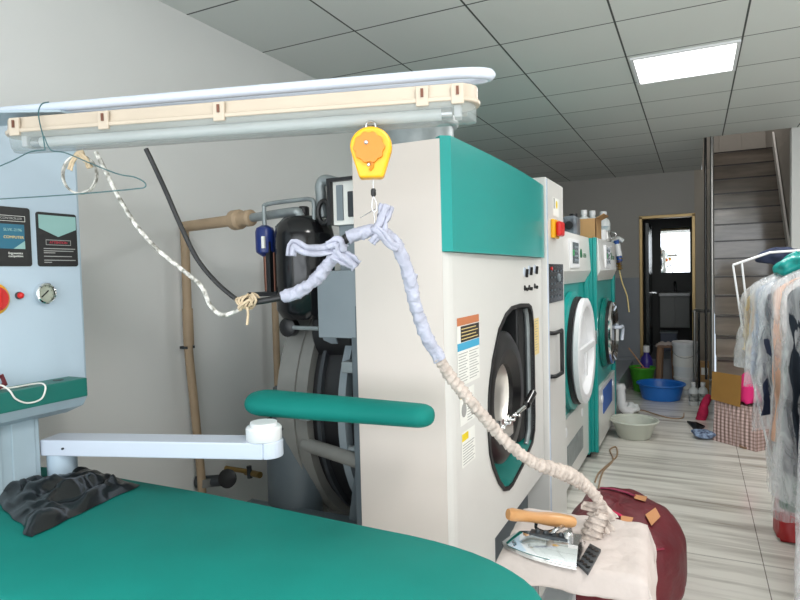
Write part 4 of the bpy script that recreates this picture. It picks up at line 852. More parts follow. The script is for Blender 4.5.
# ------------------------------------------------------------------ tumble dryers
def dryer(name, label, X0, Y0, Y1_, kind):
    m = thing(name, label, 'tumble dryer', (X0 - .5, (Y0 + Y1_) / 2, 0)); D = 1.0; T = 1.755; W = Y1_ - Y0; yc = (Y0 + Y1_) / 2
    MB().box((X0 - D, Y0, .06), (X0 - .03, Y1_, T)).build('cabinet', 'teal', m, bevel=.006)
    MB().box((X0 - .03, Y0, .06), (X0, Y0 + .06, T + .004)).build('corner_post', 'teal', m, bevel=.006); MB().box((X0 - .03, Y1_ - .06, .06), (X0, Y1_, T + .004)).build('corner_post', 'teal', m, bevel=.006)
    a, c = Y0 + (.005 if kind == 1 else .065), Y1_ - (.02 if kind == 1 else .065)
    fa = MB().prism([(X0 - .03, a, T), (X0 + .005, a, T), (X0 + .02, a, 1.50), (X0 - .02, a, 1.415), (X0 - .03, a, 1.415)], (0, c - a, 0)).build('control_fascia', 'white', m, bevel=.004)
    sy0, sy1 = Y0 + W * .30, Y0 + W * .56
    xs = X0 + .012
    bz = MB().box((xs - .01, sy0, 1.52), (xs + .014, sy1, 1.71)).build('screen_bezel', 'white_plain', fa, bevel=.003)
    sc_ = MB().box((xs + .014, sy0 + .06, 1.55), (xs + .016, sy1 - .05, 1.69)).build('screen', 'screen', bz)
    MB().box((xs + .0135, sy0 + .06, 1.60), (xs + .0175, sy0 + .11, 1.64)).build('green_key', 'screengreen', bz)
    b = MB()
    for i in range(4): b.box((xs + .016, sy0 + .13, 1.565 + i * .03), (xs + .0165, sy1 - .07, 1.580 + i * .03))
    b.build('screen_keys', 'grey', bz)
    MB().lathe([(.048, 0), (.048, .001)], (xs + .0015, sy1 + .13, 1.61), X1, 24).build('round_logo', 'greendk', fa)
    text('GESEN', .045, (xs + .003, sy1 + .28, 1.61), Y1, Z1, X1, 'greendk', fa, 'logo_lettering')
    # porthole door
    dz = .958; dy = yc - .03 if kind == 1 else yc - .02; R_ = .36 if kind == 1 else .27; c_ = Vector((X0 - .005, dy, dz))
    MB().lathe([(R_ * 1.12, -.02), (R_ * 1.12, .01), (R_ * 1.05, .02), (R_ * .9, .02)], c_, X1, 64, cap=False).build('door_surround', 'teal' if kind == 1 else 'tealdark', m, smooth=True)
    MB().lathe([(R_ * 1.02, .0), (R_ * 1.02, .045), (R_ * .9, .05)], c_, X1, 64, cap=False).build('door_gasket', 'black', m, smooth=True)
    if kind == 1:
        d = MB().lathe([(R_ * .93, .045), (R_ * .99, .06), (R_ * .99, .09), (R_ * .93, .098), (R_ * .82, .092), (R_ * .74, .05), (R_ * .55, .03), (0, .02)], c_, X1, 64, cap=False).build('porthole_door', 'white_plain', m, smooth=True)
        b = MB(); b.obox(c_ + Vector((.085, 0, .02)), Y1, Z1, X1, R_ * .84, .02, .012); b.obox(c_ + Vector((.08, .0, -.08)), Y1, Z1, X1, .02, .09, .01); b.build('door_crossbar', 'white_plain', d, bevel=.004)
        MB().box((c_.x + .05, dy + R_ * .93, dz + .0), (c_.x + .10, dy + R_ * 1.10, dz + .10)).build('hinge', 'galv', d, bevel=.004)
    else:
        d = MB().lathe([(R_ * .75, .03), (R_ * .99, .045), (R_ * .99, .065), (R_ * .90, .075), (R_ * .76, .055)], c_, X1, 64, cap=False).build('porthole_door', 'chrome', m, smooth=True)
        MB().lathe([(R_ * .77, .055), (R_ * .5, .05), (0, .045)], c_, X1, 48, cap=False).build('door_glass', 'glassdark', d, smooth=True)
        MB().tube(smooth_path([c_ + Vector((.04, R_ * .6, .03)), c_ + Vector((.09, R_ * .65, .03)), c_ + Vector((.10, R_ * 1.2, .02)), c_ + Vector((.09, R_ * 1.25, -.10))], 4), .016, 10).build('door_handle', 'railwhite', d, smooth=True)
    MB().box((X0 - .029, Y0 + .13, 1.28), (X0 - .0275, Y0 + .22, 1.40)).build('yellow_sticker', 'yellow', m)
    # lower lint panel
    lp = MB(); lp.prism([(X0 - .005, a, .08), (X0 - .005, c, .08), (X0 - .005, c, .54), (X0 - .005, a, .54)], (-.03, 0, 0)); lp = lp.build('lint_panel', 'white', m, bevel=.003)
    if kind == 1:
        for y in (yc - .33, yc + .28): MB().lathe([(.03, -.004), (.03, .004), (.022, .006)], (X0 - .005, y, .46), X1, 20).build('lock', 'white_plain', lp, smooth=True)
        MB().box((X0 - .005, yc - .30, .20), (X0 + .001, yc + .28, .36)).build('vent_grille', 'galv', lp)
    else:
        MB().box((X0 - .005, yc - .28, .30), (X0 + .001, yc + .28, .50)).build('blue_notice', 'labelbl', lp)
        for y in (yc - .36, yc + .36): MB().lathe([(.03, 0), (.03, .01)], (X0 - .005, y, .44), X1, 18).build('lock', 'white_plain', lp, smooth=True)
    b = MB()
    for x in (X0 - .1, X0 - D + .06):
        for y in (Y0 + .08, Y1_ - .08): b.lathe([(.03, 0), (.03, .01), (.014, .015), (.014, .06)], (x, y, 0), Z1, 12)
    b.build('feet', 'black', m)
    MB().box((X0 - D + .02, Y0 + .02, .03), (X0 - .06, Y1_ - .02, .06)).build('base', 'black', m)
    return m
dryer('tumble_dryer', 'teal and white tumble dryer with white dished door, nearest dryer', -.745, 3.60, 4.86, 1)
dryer('tumble_dryer', 'teal tumble dryer with chrome door ring, farthest dryer along the wall', -.69, 4.88, 6.10, 2)
# ------------------------------------------------------------------ things on top of the dryers
DT_ = 1.759
def at_top(px, x, z=DT_): p = onx(px, 250, x); return p.y
t = thing('cardboard_box', 'open brown cardboard box standing on top of the dryers', 'box', (-.815, 5.12, DT_))
def boxthing(t, cx0, cy0, z0, sx, sy, sz, rz, mk, flap_=True):
    b = MB(); th = .006
    for (x0, x1, y0, y1, za, zb) in ((-sx, sx, -sy, sy, 0, th), (-sx, -sx + th, -sy, sy, th, sz), (sx - th, sx, -sy, sy, th, sz), (-sx, sx, -sy, -sy + th, th, sz), (-sx, sx, sy - th, sy, th, sz)):
        k = MB().box((x0, y0, za), (x1, y1, zb)); R_ = Matrix.Rotation(rz, 3, 'Z'); b.add([R_ @ v + Vector((cx0, cy0, z0)) for v in k.v], k.f)
    b.build('body', mk, t)
    if flap_:
        R_ = Matrix.Rotation(rz, 3, 'Z')
        for s_ in (-1, 1): MB().prism([R_ @ Vector((s_ * sx, y, z)) + Vector((cx0, cy0, z0)) for y, z in ((-sy, sz), (sy, sz), (sy * .9, sz + .001), (-sy * .9, sz + .001))][:2] + [R_ @ Vector((s_ * (sx + .06), y, sz + .03)) + Vector((cx0, cy0, z0)) for y in (sy, -sy)], (0, 0, .004)).build('flap', mk, t)
boxthing(t, -.80, 5.12, DT_, .098, .15, .155, .0, 'card')
def bottle(label, loc, r, h, mk='bottlew', capm='white_plain', group=None, lab=True, name='bottle', labm='labelw'):
    t = thing(name, label, 'bottle', loc, group)
    MB().lathe([(r * .9, 0), (r, h * .03), (r, h * .62), (r * .85, h * .72), (r * .42, h * .80), (r * .42, h * .86)], loc, Z1, 24).build('body', mk, t, smooth=True)
    MB().lathe([(r * .5, h * .85), (r * .5, h * .99), (r * .45, h)], loc, Z1, 20).build('cap', capm, t, smooth=True)
    if lab: MB().lathe([(r * 1.01, h * .18), (r * 1.01, h * .52)], loc, Z1, 24, cap=False).build('label', labm, t, smooth=True)
    return t
M['bottlelabel'] = mat('grey_green_bottle_label', hexc(150, 176, 186), .5, c2=hexc(226, 230, 228), nscale=22)
bottle('white bottle rising behind the cardboard box on the dryer', (-.87, 5.45, DT_), .055, .27, lab=False)
bottle('white capped bottle on the far dryer, right behind the cardboard box', (-.83, 5.66, DT_), .055, .28, labm='bottlelabel')
bottle('tall white capped bottle on the far dryer, rightmost of the bottles', (-.77, 5.92, DT_), .062, .29, labm='bottlelabel')
t = thing('canister', 'grey see-through canister left of the cardboard box on the dryer', 'canister', (-.88, 4.52, DT_))
MB().box((-.875, 4.50, DT_), (-.775, 4.70, DT_ + .145)).build('body', 'canister', t, bevel=.02); MB().lathe([(.03, 0), (.03, .02)], (-.81, 4.6, DT_ + .145), Z1, 16).build('cap', 'black', t, smooth=True)
MB().lathe([(.03, 0), (.03, .01)], (-.825, 4.50, DT_ + .075), Vector((0, -1, 0)), 16).build('port', 'black', t)
t = bottle('small clear bottle at the left end of the dryer top', (-.875, 4.42, DT_), .03, .16, 'canister', lab=False)
t = thing('mug', 'white mug-like pot between the box and bottles on the dryer', 'pot', (-.745, 5.50, DT_))
MB().lathe([(.05, 0), (.055, .01), (.055, .09), (.05, .092), (.048, .02), (0, .015)], (-.745, 5.50, DT_), Z1, 24, cap=False).build('body', 'white_plain', t, smooth=True)
t = thing('metal_jug', 'small grey metal jug on the far dryer by its front edge', 'jug', (-.735, 5.78, DT_))
MB().lathe([(.05, 0), (.06, .03), (.045, .08), (.05, .10)], (-.735, 5.78, DT_), Z1, 24).build('body', 'steel', t, smooth=True)
MB().tube(smooth_path([(-.685, 5.78, DT_ + .085), (-.645, 5.78, DT_ + .07), (-.655, 5.78, DT_ + .03), (-.685, 5.78, DT_ + .02)], 4), .006, 8).build('handle', 'steel', t, smooth=True)
# spray gun and air hose hanging at the end of the far dryer
t = thing('spray_gun', 'white spray gun with coiled hose hanging off the far dryer', 'spray gun', (-.60, 6.05, 1.72))
g0 = P(614, 241, 6.1)
MB().tube([Vector((-.72, 6.05, 1.775)), P(613, 239, 5.8), P(618, 238, 5.9), P(623, 241, 5.9)], .020, 12).build('barrel', 'bottlew', t, smooth=True)
MB().tube([P(616, 240, 5.9), P(618, 252, 5.9), P(620, 262, 5.9)], .025, 12).build('grip', 'labelbl', t, smooth=True)
MB().tube([P(617, 244, 5.88), P(619, 256, 5.88)], .03, 12).build('body', 'white_plain', t, smooth=True)
MB().tube(dense([P(620, 258, 5.9), P(619, 264, 5.9), P(620, 270, 5.9)], 30), lambda t_, a: .022 * (1 + .4 * math.sin(t_ * 30)), 10).build('fitting', 'brass', t, smooth=True)
MB().tube(pathd([(619, 268, 5.9), (622, 282, 5.92), (627, 296, 5.95), (629, 312, 5.97)]), .006, 8).build('air_hose', 'stkcream', t, smooth=True)
# ------------------------------------------------------------------ iron stand, cloth, iron
SZ = .75; sc0 = Vector((-.30, 1.69, SZ)); srz = .06
t = thing('iron_stand', 'small metal stand under the off-white cloth', 'stand', (-.30, 1.69, 0))
R_ = Matrix.Rotation(srz, 3, 'Z')
def sp(x, y, z): return R_ @ Vector((x, y, 0)) + Vector((sc0.x, sc0.y, z))
hx, hy = .165, .165
b = MB(); b.prism([sp(-hx, -hy, SZ - .03), sp(hx, -hy, SZ - .03), sp(hx, hy, SZ - .03), sp(-hx, hy, SZ - .03)], (0, 0, .025)); b.build('top', 'galv', t)
for x, y in ((-1, -1), (1, -1), (1, 1), (-1, 1)): MB().tube([sp(x * (hx - .02), y * (hy - .02), 0), sp(x * (hx - .02), y * (hy - .02), SZ - .03)], .013, 10).build('leg', 'galv', t, smooth=True)

MB().box(tuple(sp(-.09, -.15, .28)), tuple(sp(.0, -.02, .62))).build('white_case', 'white_plain', t, bevel=.01)
def clothfn(u, v):
    s_ = -1.3 + u * 3.9; q_ = -1.32 + v * 2.9
    ex = max(0, abs(s_) - 1); ey = max(0, abs(q_) - 1); over = math.hypot(ex, ey) if (ex and ey) else max(ex, ey)
    x = max(-1, min(1, s_)) * hx; y = max(-1, min(1, q_)) * hy
    sx_ = math.copysign(1, s_); sy_ = math.copysign(1, q_)
    o_ = .012 + .02 * (1 - math.exp(-over * 5)) if over > 0 else 0
    fold = (.007 * math.sin(q_ * 5 + 1) * min(1, ex * 2) * sx_, .008 * math.sin(s_ * 6) * min(1, ey * 2) * sy_)
    x += (sx_ * o_ if ex else 0) + fold[0]; y += (sy_ * o_ if ey else 0) + fold[1]
    r_ = min(over, .12) / .12; dz = over * .165 * .95 - (.0 if over > .12 else 0)
    z = SZ + .004 - dz + .004 * nz(s_ * 2.5, q_ * 2.5, 2) + .003 * nz(s_ * 6, q_ * 6, 7)
    if over > 0: z -= .006 * r_
    return tuple(sp(x + .012 * nz(s_ * 2, q_ * 2, 4) * min(1, over * 3), y, z))
b = MB(); b.grid(clothfn, 70, 70)
tag(b.build('draped_cloth', 'cloth', smooth=True, solid=.003, auto=False), 'off-white cotton cloth draped over the iron stand', 'cloth')
ZP = SZ + .006
# perforated black rest pad
pad = [onz(578, 566, ZP), onz(588, 576, ZP), onz(601, 552, ZP), onz(590, 546, ZP)]
t = thing('iron_rest', 'black perforated rest pad behind the iron on the cloth', 'iron rest', (pad[0] + pad[2]) / 2)
MB().prism(pad, (0, 0, .008)).build('pad', 'darkmetal', t, bevel=.001)
for i in range(3):
    for j in range(4):
        p = pad[0].lerp(pad[1], .2 + .3 * i).lerp(pad[3].lerp(pad[2], .2 + .3 * i), .15 + .23 * j); MB().lathe([(.006, 0), (.006, .0015)], p + Vector((0, 0, .008)), Z1, 10).build('stud', 'blackgloss', t)
# steam iron
tip, heel = onz(502, 546, ZP), onz(578, 566, ZP); heel = heel + Vector((0, .035, 0))
idr = (heel - tip); IL = idr.length; idr.normalize(); iw = Vector((-idr.y, idr.x, 0))
t = thing('steam_iron', 'chrome steam iron with wooden handle resting on the draped cloth', 'iron', (tip + heel) / 2)
def iw_(u): return .062 * (1 - (1 - u) ** 2.2) ** .75
def iloop(u, z): 
    return [(tip + idr * (u * IL)) + iw * (iw_(u) * k) + Z1 * z for k in (-1, 1)]
def outline(z, s=1.0, off=0.0, n=22):
    L_, R2 = [], []
    for i in range(n + 1):
        u = i / n; w_ = iw_(u) * s; c_ = tip + idr * (off + u * (IL - off)); L_.append(c_ - iw * w_ + Z1 * z); R2.append(c_ + iw * w_ + Z1 * z)
    return L_ + R2[::-1]
lv = [outline(.002), outline(.012), outline(.016, .97, .004), outline(.030, .78, .02), outline(.044, .55, .04), outline(.050, .42, .05)]
N = len(lv[0]); vs = sum(lv, []); fs = [tuple(range(N))[::-1], tuple(range(N * (len(lv) - 1), N * len(lv)))]
for L_ in range(len(lv) - 1):
    for i in range(N): fs.append((L_ * N + i, L_ * N + (i + 1) % N, (L_ + 1) * N + (i + 1) % N, (L_ + 1) * N + i))
b = MB(); b.add(vs, fs); b.build('body', 'chrome', t, smooth=True)
cpt = tip + idr * (IL * .62)
b = MB(); b.obox(cpt + Z1 * .051, idr, iw, Z1, .050, .014, .004)
for k in (-.03, -.01, .012, .03): b.lathe([(.006, 0), (.006, .006), (.004, .009)], cpt + idr * k + Z1 * .054, Z1, 10)
b.build('valve_block', 'darkmetal', t, smooth=True)
h0, h1_ = P(509, 514, 1.585), P(576, 530, 1.70)
h0, h1_ = P(508, 514, 1.60), P(574, 522, 1.66); hm = (h0.z + h1_.z) / 2
hd = (h1_ - h0); 
MB().tube(dense([h0, h1_], 20), lambda t_, a: .0165 * (1 + .10 * math.cos(t_ * 9) + .14 * (t_ - .5)) * (.80 if t_ < .02 or t_ > .98 else 1), 20).build('handle', 'wood', t, smooth=True)
b = MB(); b.tube(smooth_path([h0.lerp(h1_, .93) - Z1 * .012, h0.lerp(h1_, .95) - Z1 * .05, cpt + idr * .05 + Z1 * .06], 5), .006, 10); b.tube(smooth_path([h0.lerp(h1_, .85) - Z1 * .012, cpt + idr * .02 + Z1 * .07, cpt + Z1 * .055], 5), .005, 10); b.build('handle_bracket', 'steel', t, smooth=True)
MB().tube(smooth_path([h0.lerp(h1_, .42) - Z1 * .014, h0.lerp(h1_, .42) - Z1 * .03, h0.lerp(h1_, .55) - Z1 * .037, h0.lerp(h1_, .70) - Z1 * .028, h0.lerp(h1_, .72) - Z1 * .014], 5), .0045, 10).build('trigger', 'blackgloss', t, smooth=True)
b = MB(); b.lathe([(.014, 0), (.014, .035), (.010, .04)], heel - idr * .03 + Z1 * .03, Z1, 16); b.tube([heel - idr * .03 + Z1 * .05, P(588, 545, 1.68)], .008, 10); b.obox(heel - idr * .012 + Z1 * .03, idr, iw, Z1, .012, .035, .022); b.build('steam_inlet', 'steel', t, smooth=True)
# ------------------------------------------------------------------ maroon laundry bag
bcn = Vector((-.31, 2.80, 0))
t = thing('laundry_bag', 'large bulging maroon laundry bag with tan patches on the floor', 'bag', bcn)
def bag_(u, v):
    a = 2 * PI * u; ph = PI * (v - .5); 
    cr = math.copysign(abs(math.cos(ph)) ** .62, math.cos(ph)); sr = math.copysign(abs(math.sin(ph)) ** .8, math.sin(ph))
    r_ = 1 + .10 * nz(math.cos(a) * 1.4, math.sin(a) * 1.4, v * 2.2 + 3) + .05 * nz(math.cos(a) * 4, math.sin(a) * 4, v * 5) + .03 * abs(nz(math.cos(a) * 3 + 5, math.sin(a) * 3, v * 3 + a * .3, 2.2)) - .02 * abs(nz(math.cos(a) * 5, math.sin(a) * 5, v * 6, 2))
    tk_ = .84 + .16 * min(1, v * 2.2); x = .262 * math.cos(a) * cr * r_ * tk_; y = .40 * math.sin(a) * cr * r_ * tk_; z = .225 + .225 * sr * (1 + .08 * nz(a, v * 2, 5))
    z = z * (1 - .10 * (y > 0) * 0); return (bcn.x + x, bcn.y + y, max(.002, z + .03 * nz(x * 5, y * 5, z * 5)))
b = MB(); b.grid(bag_, 72, 48, closeu=True); body = b.build('body', 'maroon', t, smooth=True, auto=False)
def surf(px, py):                                             # point on the bag surface seen at this image position
    o_ = O; d = ray(px, py); best = None; me = body.data; org = origin_of(body)
    from mathutils.bvhtree import BVHTree
    global _bvh
    if '_bvh' not in globals(): _bvh = BVHTree.FromPolygons([v.co + org for v in me.vertices], [tuple(p.vertices) for p in me.polygons])
    h_ = _bvh.ray_cast(o_, d.normalized()); return h_[0], h_[1]
for q in ((634, 495, 646, 497, 644, 502, 633, 499), (644, 515, 654, 508, 659, 517, 650, 526), (620, 516, 632, 518, 629, 526, 619, 524)):
    ps = []
    for i in range(4):
        p_, n_ = surf(q[2 * i], q[2 * i + 1]); 
        if p_ is not None: ps.append(p_ - FW * .012 + Z1 * .006)
    if len(ps) == 4: MB().prism(ps, -FW * .004 + Z1 * .002).build('leather_patch', 'leather', t)
ps = []
for q in ((600, 489), (612, 490), (624, 493), (634, 497)):
    p_, n_ = surf(*q); ps.append(p_ - FW * .008 + Z1 * .008 if p_ is not None else None)
if all(p is not None for p in ps): MB().tube(smooth_path(ps, 4), .010, 8, flat=.4).build('strap', mat('purple_maroon_webbing', hexc(128, 22, 60), .6), t, smooth=True)
ps = [surf(*q)[0] for q in ((604, 508), (614, 513), (622, 517))]
if all(p is not None for p in ps): MB().tube(smooth_path([p - FW * .008 + Z1 * .006 for p in ps], 4), .009, 8, flat=.4).build('strap', 'fuchsia', t, smooth=True)
ps = [surf(*q)[0] for q in ((634, 547), (650, 549), (663, 548))]
if all(p is not None for p in ps): MB().tube(smooth_path([p - FW * .006 for p in ps], 4), .008, 8, flat=.4).build('seam_band', mat('bright_maroon_band', hexc(136, 20, 52), .6), t, smooth=True)
# ------------------------------------------------------------------ basins, bucket, bottles on the floor
def basin(name, label, c_, r, h, mk, rb=.62):
    t = thing(name, label, 'basin', c_)
    MB().lathe([(0, .0), (r * rb, 0), (r * (rb + .04), .006), (r * .92, h * .92), (r, h), (r * 1.0, h + .006), (r * .90, h * .97), (r * (rb), .012), (0, .010)], c_, Z1, 48, cap=False).build('bowl', mk, t, smooth=True)
    MB().tube([(c_[0] + r * .985 * math.cos(2 * PI * i / 48), c_[1] + r * .985 * math.sin(2 * PI * i / 48), h + .002) for i in range(48)], .009, 8, closed=True).build('rim', mk, t, smooth=True); return t
p = onz(634, 437, 0); basin('wash_basin', 'pale grey-green plastic basin on the floor, nearest basin', (p.x, p.y, 0), .205, .155, 'basin')
p = onz(661, 398.5, 0); basin('wash_basin', 'large bright blue plastic basin on the floor', (p.x, p.y, 0), .262, .175, 'blueplastic', .74)
p = onz(640, 392, 0); p = Vector((p.x + .02, p.y + .10, 0))
t = thing('bucket', 'green plastic bucket behind the blue basin', 'bucket', p)
MB().lathe([(.10, 0), (.145, .27), (.155, .28), (.155, .30), (.14, .30), (.10, .02), (0, .015)], p, Z1, 36, cap=False).build('body', 'green', t, smooth=True)
MB().lathe([(.138, .27), (.0, .285)], p, Z1, 24, cap=False).build('red_lid_cloth', 'red', t, smooth=True)
t = tag(MB().tube([(p.x + .03, p.y, .27), (p.x - .16, p.y + .05, .52)], .008, 8).build('stick', 'wood', smooth=True), 'thin wooden stick leaning out of the green bucket', 'stick')
pb = onz(647, 384, 0) + Vector((0, .35, 0))
t = bottle('tall violet-blue bottle with white cap behind the green bucket', Vector((ony(646.5, 365, 8.1).x, 8.1, 0)), .075, .54, 'purple', 'white_plain', lab=False)
# brown plastic stool
t = thing('stool', 'brown plastic stool with a cloth on it before the doorway', 'stool', (-.36, 8.25, 0))
sx0, sx1 = ony(658, 370, 8.25).x, ony(677, 370, 8.25).x
MB().prism([(sx0, 8.08, .52), (sx1, 8.08, .52), (sx1, 8.42, .52), (sx0, 8.42, .52)], (0, 0, .035)).build('seat', 'brownst', t, bevel=.01)
for x, y in ((sx0, 8.08), (sx1, 8.08), (sx0, 8.42), (sx1, 8.42)):
    k = .03 if x == sx0 else -.03; MB().tube([(x + k * .3, y, 0), (x + k, y + (.02 if y < 8.2 else -.02), .52)], .036, 8).build('leg', 'brownst', t, smooth=True)
b = MB(); b.grid(lambda u, v: (sx0 - .02 + .22 * u, 8.05 + .3 * v, .562 + .02 * nz(u * 5, v * 5, 1) - .02 * (u < .08)), 16, 16)
tag(b.build('rag', 'cloth', smooth=True, solid=.006, auto=False), 'small pale rag lying on the brown stool', 'rag')
# paint buckets
def pail(label, c_, r, h):
    t = thing('plastic_pail', label, 'pail', c_)
    MB().lathe([(r * .92, 0), (r, h * .86), (r * 1.05, h * .87), (r * 1.05, h * .93), (r * 1.0, h * .94)], c_, Z1, 36).build('body', 'bottlew', t, smooth=True)
    MB().lathe([(r * 1.06, h * .93), (r * 1.08, h * .95), (r * 1.06, h), (r * .95, h * 1.0), (r * .9, h * .985), (0, h * .985)], c_, Z1, 36, cap=False).build('lid', 'white_plain', t, smooth=True)
    MB().tube([Vector(c_) + Vector((r * 1.03 * math.cos(a), -abs(r * 1.03 * math.sin(a)) * 1.0, h * .80 - .10 * math.sin(a))) for a in [PI * i / 12 for i in range(13)]], .003, 6).build('wire_handle', 'steel', t, smooth=True)
    MB().lathe([(r * .985, h * .3), (r * 1.0, h * .62)], c_, Z1, 36, cap=False).build('label', 'labelw', t, smooth=True); return t
pc = onz(684, 395, 0); pc = Vector((pc.x + .01, pc.y + .12, 0))
pail('white plastic pail on the floor, lower of the stacked pair', pc, .12, .20)
pail('tall white pail stacked upon another pail in front of the doorway', Vector((pc.x, pc.y + .02, .202)), .135, .42)
M['paintlab'] = mat('mottled_paint_label', hexc(180, 184, 180), .5, c2=hexc(90, 96, 96), nscale=26)
for px, lab in ((693.5, 'white bottle with mottled label by the railing, left of the pair'), (703, 'white bottle with mottled label by the railing, right of the pair')):
    p = onz(px, 405, 0); bottle(lab, Vector((p.x, p.y, 0)), .048, .25, labm='paintlab')
p = onz(705, 400, 0)
t = thing('carton', 'small brown carton with white label on the floor beside the stairs', 'box', (.07, 6.95, .2)); t.location = (p.x + .02, 7.55, 0)
cx_c = ony(704.5, 370, 7.6).x; t.location = (cx_c, 7.6, 0); MB().box((cx_c - .045, 7.5, .0), (cx_c + .045, 7.65, .44)).build('body', 'card', t, bevel=.003); MB().box((cx_c - .035, 7.499, .30), (cx_c + .035, 7.5, .38)).build('label', 'labelw', t)
# white drain elbow and hose near the far dryer
t = thing('drain_elbow', 'white plastic drain elbow beside the far dryer', 'pipe', onz(625, 412, 0))
MB().tube(smooth_path([P(620, 384, 6.2), P(621, 396, 6.2), P(622, 406, 6.2), P(626, 410, 6.2), P(632, 411, 6.2)], 5), .045, 16).build('pipe', 'white_plain', t, smooth=True)
for q in ((620, 386), (622, 402)): MB().tube([P(q[0] - .0, q[1], 6.2), P(q[0] + .2, q[1] + 3, 6.2)], .055, 16).build('collar', 'white_plain', t, smooth=True)
b = MB(); c_ = P(631, 408, 6.25)
b.grid(lambda u, v: c_ + Vector((.085 * math.cos(2 * PI * u) * math.sin(PI * v), .07 * math.sin(2 * PI * u) * math.sin(PI * v), .055 * math.cos(PI * v))) * (1 + .35 * nz(u * 6, v * 6, 2)), 24, 16, closeu=True)
tag(b.build('rag', 'bottlew', smooth=True, auto=False), 'crumpled white rag beside the drain elbow', 'rag')
for k, (L_, lab) in enumerate((([(595, 482), (598, 474), (604, 468), (611, 462), (617, 455), (616, 447), (610, 450), (613, 460), (604, 470), (600, 480), (598, 492)], 'thin brown cable coiled on the floor beside the dryers'),
                               ([(622, 412), (640, 410), (655, 414), (670, 418), (682, 418), (684, 413)], 'thin brown hose lying on the floor behind the pale basin'))):
    pts = [onz(x, y, .006) for x, y in L_]; o = MB().tube(smooth_path(pts, 8), .006, 8).build('floor_cable', mat('brown_cable%d' % k, hexc(168, 140, 112), .5), smooth=True); tag(o, lab, 'cable')
# ------------------------------------------------------------------ plaid bag with cardboard and pink cloth
ga, gb_, gc = onz(712.5, 440, 0), onz(756, 452, 0), None
dv = (gb_ - ga).normalized(); pv = Vector((-dv.y, dv.x, 0)); GW = (gb_ - ga).length; GD = .42
t = thing('plaid_bag', 'pink and brown plaid storage bag on the floor by the clothes', 'bag', (ga + gb_) / 2 + pv * GD / 2)
def gp(u, v, z): return ga + dv * (GW * u) + pv * (GD * v) + Z1 * z
def gbag(u, v):
    k = [(0, 0), (1, 0), (1, 1), (0, 1), (0, 0)]; s_ = (u * 4) % 4; i = int(s_) % 4; f_ = s_ - int(s_); a_, b_ = k[i], k[i + 1]
    x = a_[0] + (b_[0] - a_[0]) * f_; y = a_[1] + (b_[1] - a_[1]) * f_; bul = .035 * math.sin(PI * v) * math.sin(PI * f_); cx2, cy2 = x - .5, y - .5
    taper = 1 - .06 * v
    return gp(.5 + cx2 * (taper + bul * 2) + .01 * nz(u * 9, v * 4, 1), .5 + cy2 * (taper + bul * 2), .36 * v + .012 * nz(u * 7, v * 3, 5) * v)
b = MB(); b.grid(gbag, 64, 20, closeu=True); b.prism([gp(.04, .04, .34), gp(.96, .04, .34), gp(.96, .96, .34), gp(.04, .96, .34)], (0, 0, .004)); b.prism([gp(.0, .0, .002), gp(1, .0, .002), gp(1, 1, .002), gp(.0, 1, .002)], (0, 0, .004))
b.build('body', 'plaid', t, smooth=True)
for v in (.05,):
    MB().tube(smooth_path([gp(.62, v - .03, .02), gp(.68, v - .06, -.0 + .012), gp(.76, v - .08, .012), gp(.8, v - .05, .012)], 4), .008, 8).build('strap', 'brownst', t, smooth=True)
# cardboard sheet leaning on the bag front top
b = MB(); b.prism([gp(-.02, -.02, .36), gp(.66, -.02, .34), gp(.66, .02, .60), gp(-.02, .02, .60)], pv * .006)
tag(b.build('cardboard_sheet', 'carddk'), 'plain ochre cardboard sheet upright on top of the plaid bag', 'cardboard')
b = MB(); b.grid(lambda u, v: gp(.25 + .5 * u, .12 + .5 * v, .37 + .235 * math.sin(PI * min(max(u, .0), 1)) ** .8 * math.sin(PI * v) + .02 * nz(u * 5, v * 5, 3)), 24, 18)
tag(b.build('pink_garment', 'pink', smooth=True, solid=.006, auto=False), 'hot pink cloth heaped in the plaid bag behind the cardboard', 'cloth')
b = MB(); b.box(tuple(gp(-.42, .15, 0) - Vector((0, 0, 0))), tuple(gp(-.42, .15, 0) + Vector((.001, .001, .001))))
b = MB()
ww = [P(709, 396, 6.0), P(705, 404, 5.97), P(702, 416, 5.95), P(699, 428, 5.94)]
b.tube(dense(smooth_path(ww, 5), 30), lambda t_, a: .045 * (1 + .35 * nz(t_ * 6, math.cos(a) * 2, math.sin(a) * 2)) * (.75 + .4 * t_), 14)
tag(b.build('crimson_cloth', 'fuchsia', smooth=True, auto=False), 'crimson-pink cloth hanging beside the plaid bag', 'cloth')
c_ = onz(704, 434, .04)
b = MB(); b.grid(lambda u, v: c_ + Vector((.10 * math.cos(2 * PI * u) * math.sin(PI * v), .08 * math.sin(2 * PI * u) * math.sin(PI * v), .038 * math.cos(PI * v))) * (1 + .4 * nz(u * 5, v * 5, 8)), 24, 14, closeu=True)
tag(b.build('patterned_cloth', 'bluepat', smooth=True, auto=False), 'crumpled blue and white patterned cloth on the floor', 'cloth')
b = MB(); q = [onz(687, 422, .004), onz(697, 433, .004), onz(705, 427, .004), onz(696, 423, .05)]
b.prism(q, (0, 0, .012)); tag(b.build('black_pouch', 'black'), 'flat black pouch on the floor left of the plaid bag', 'pouch')
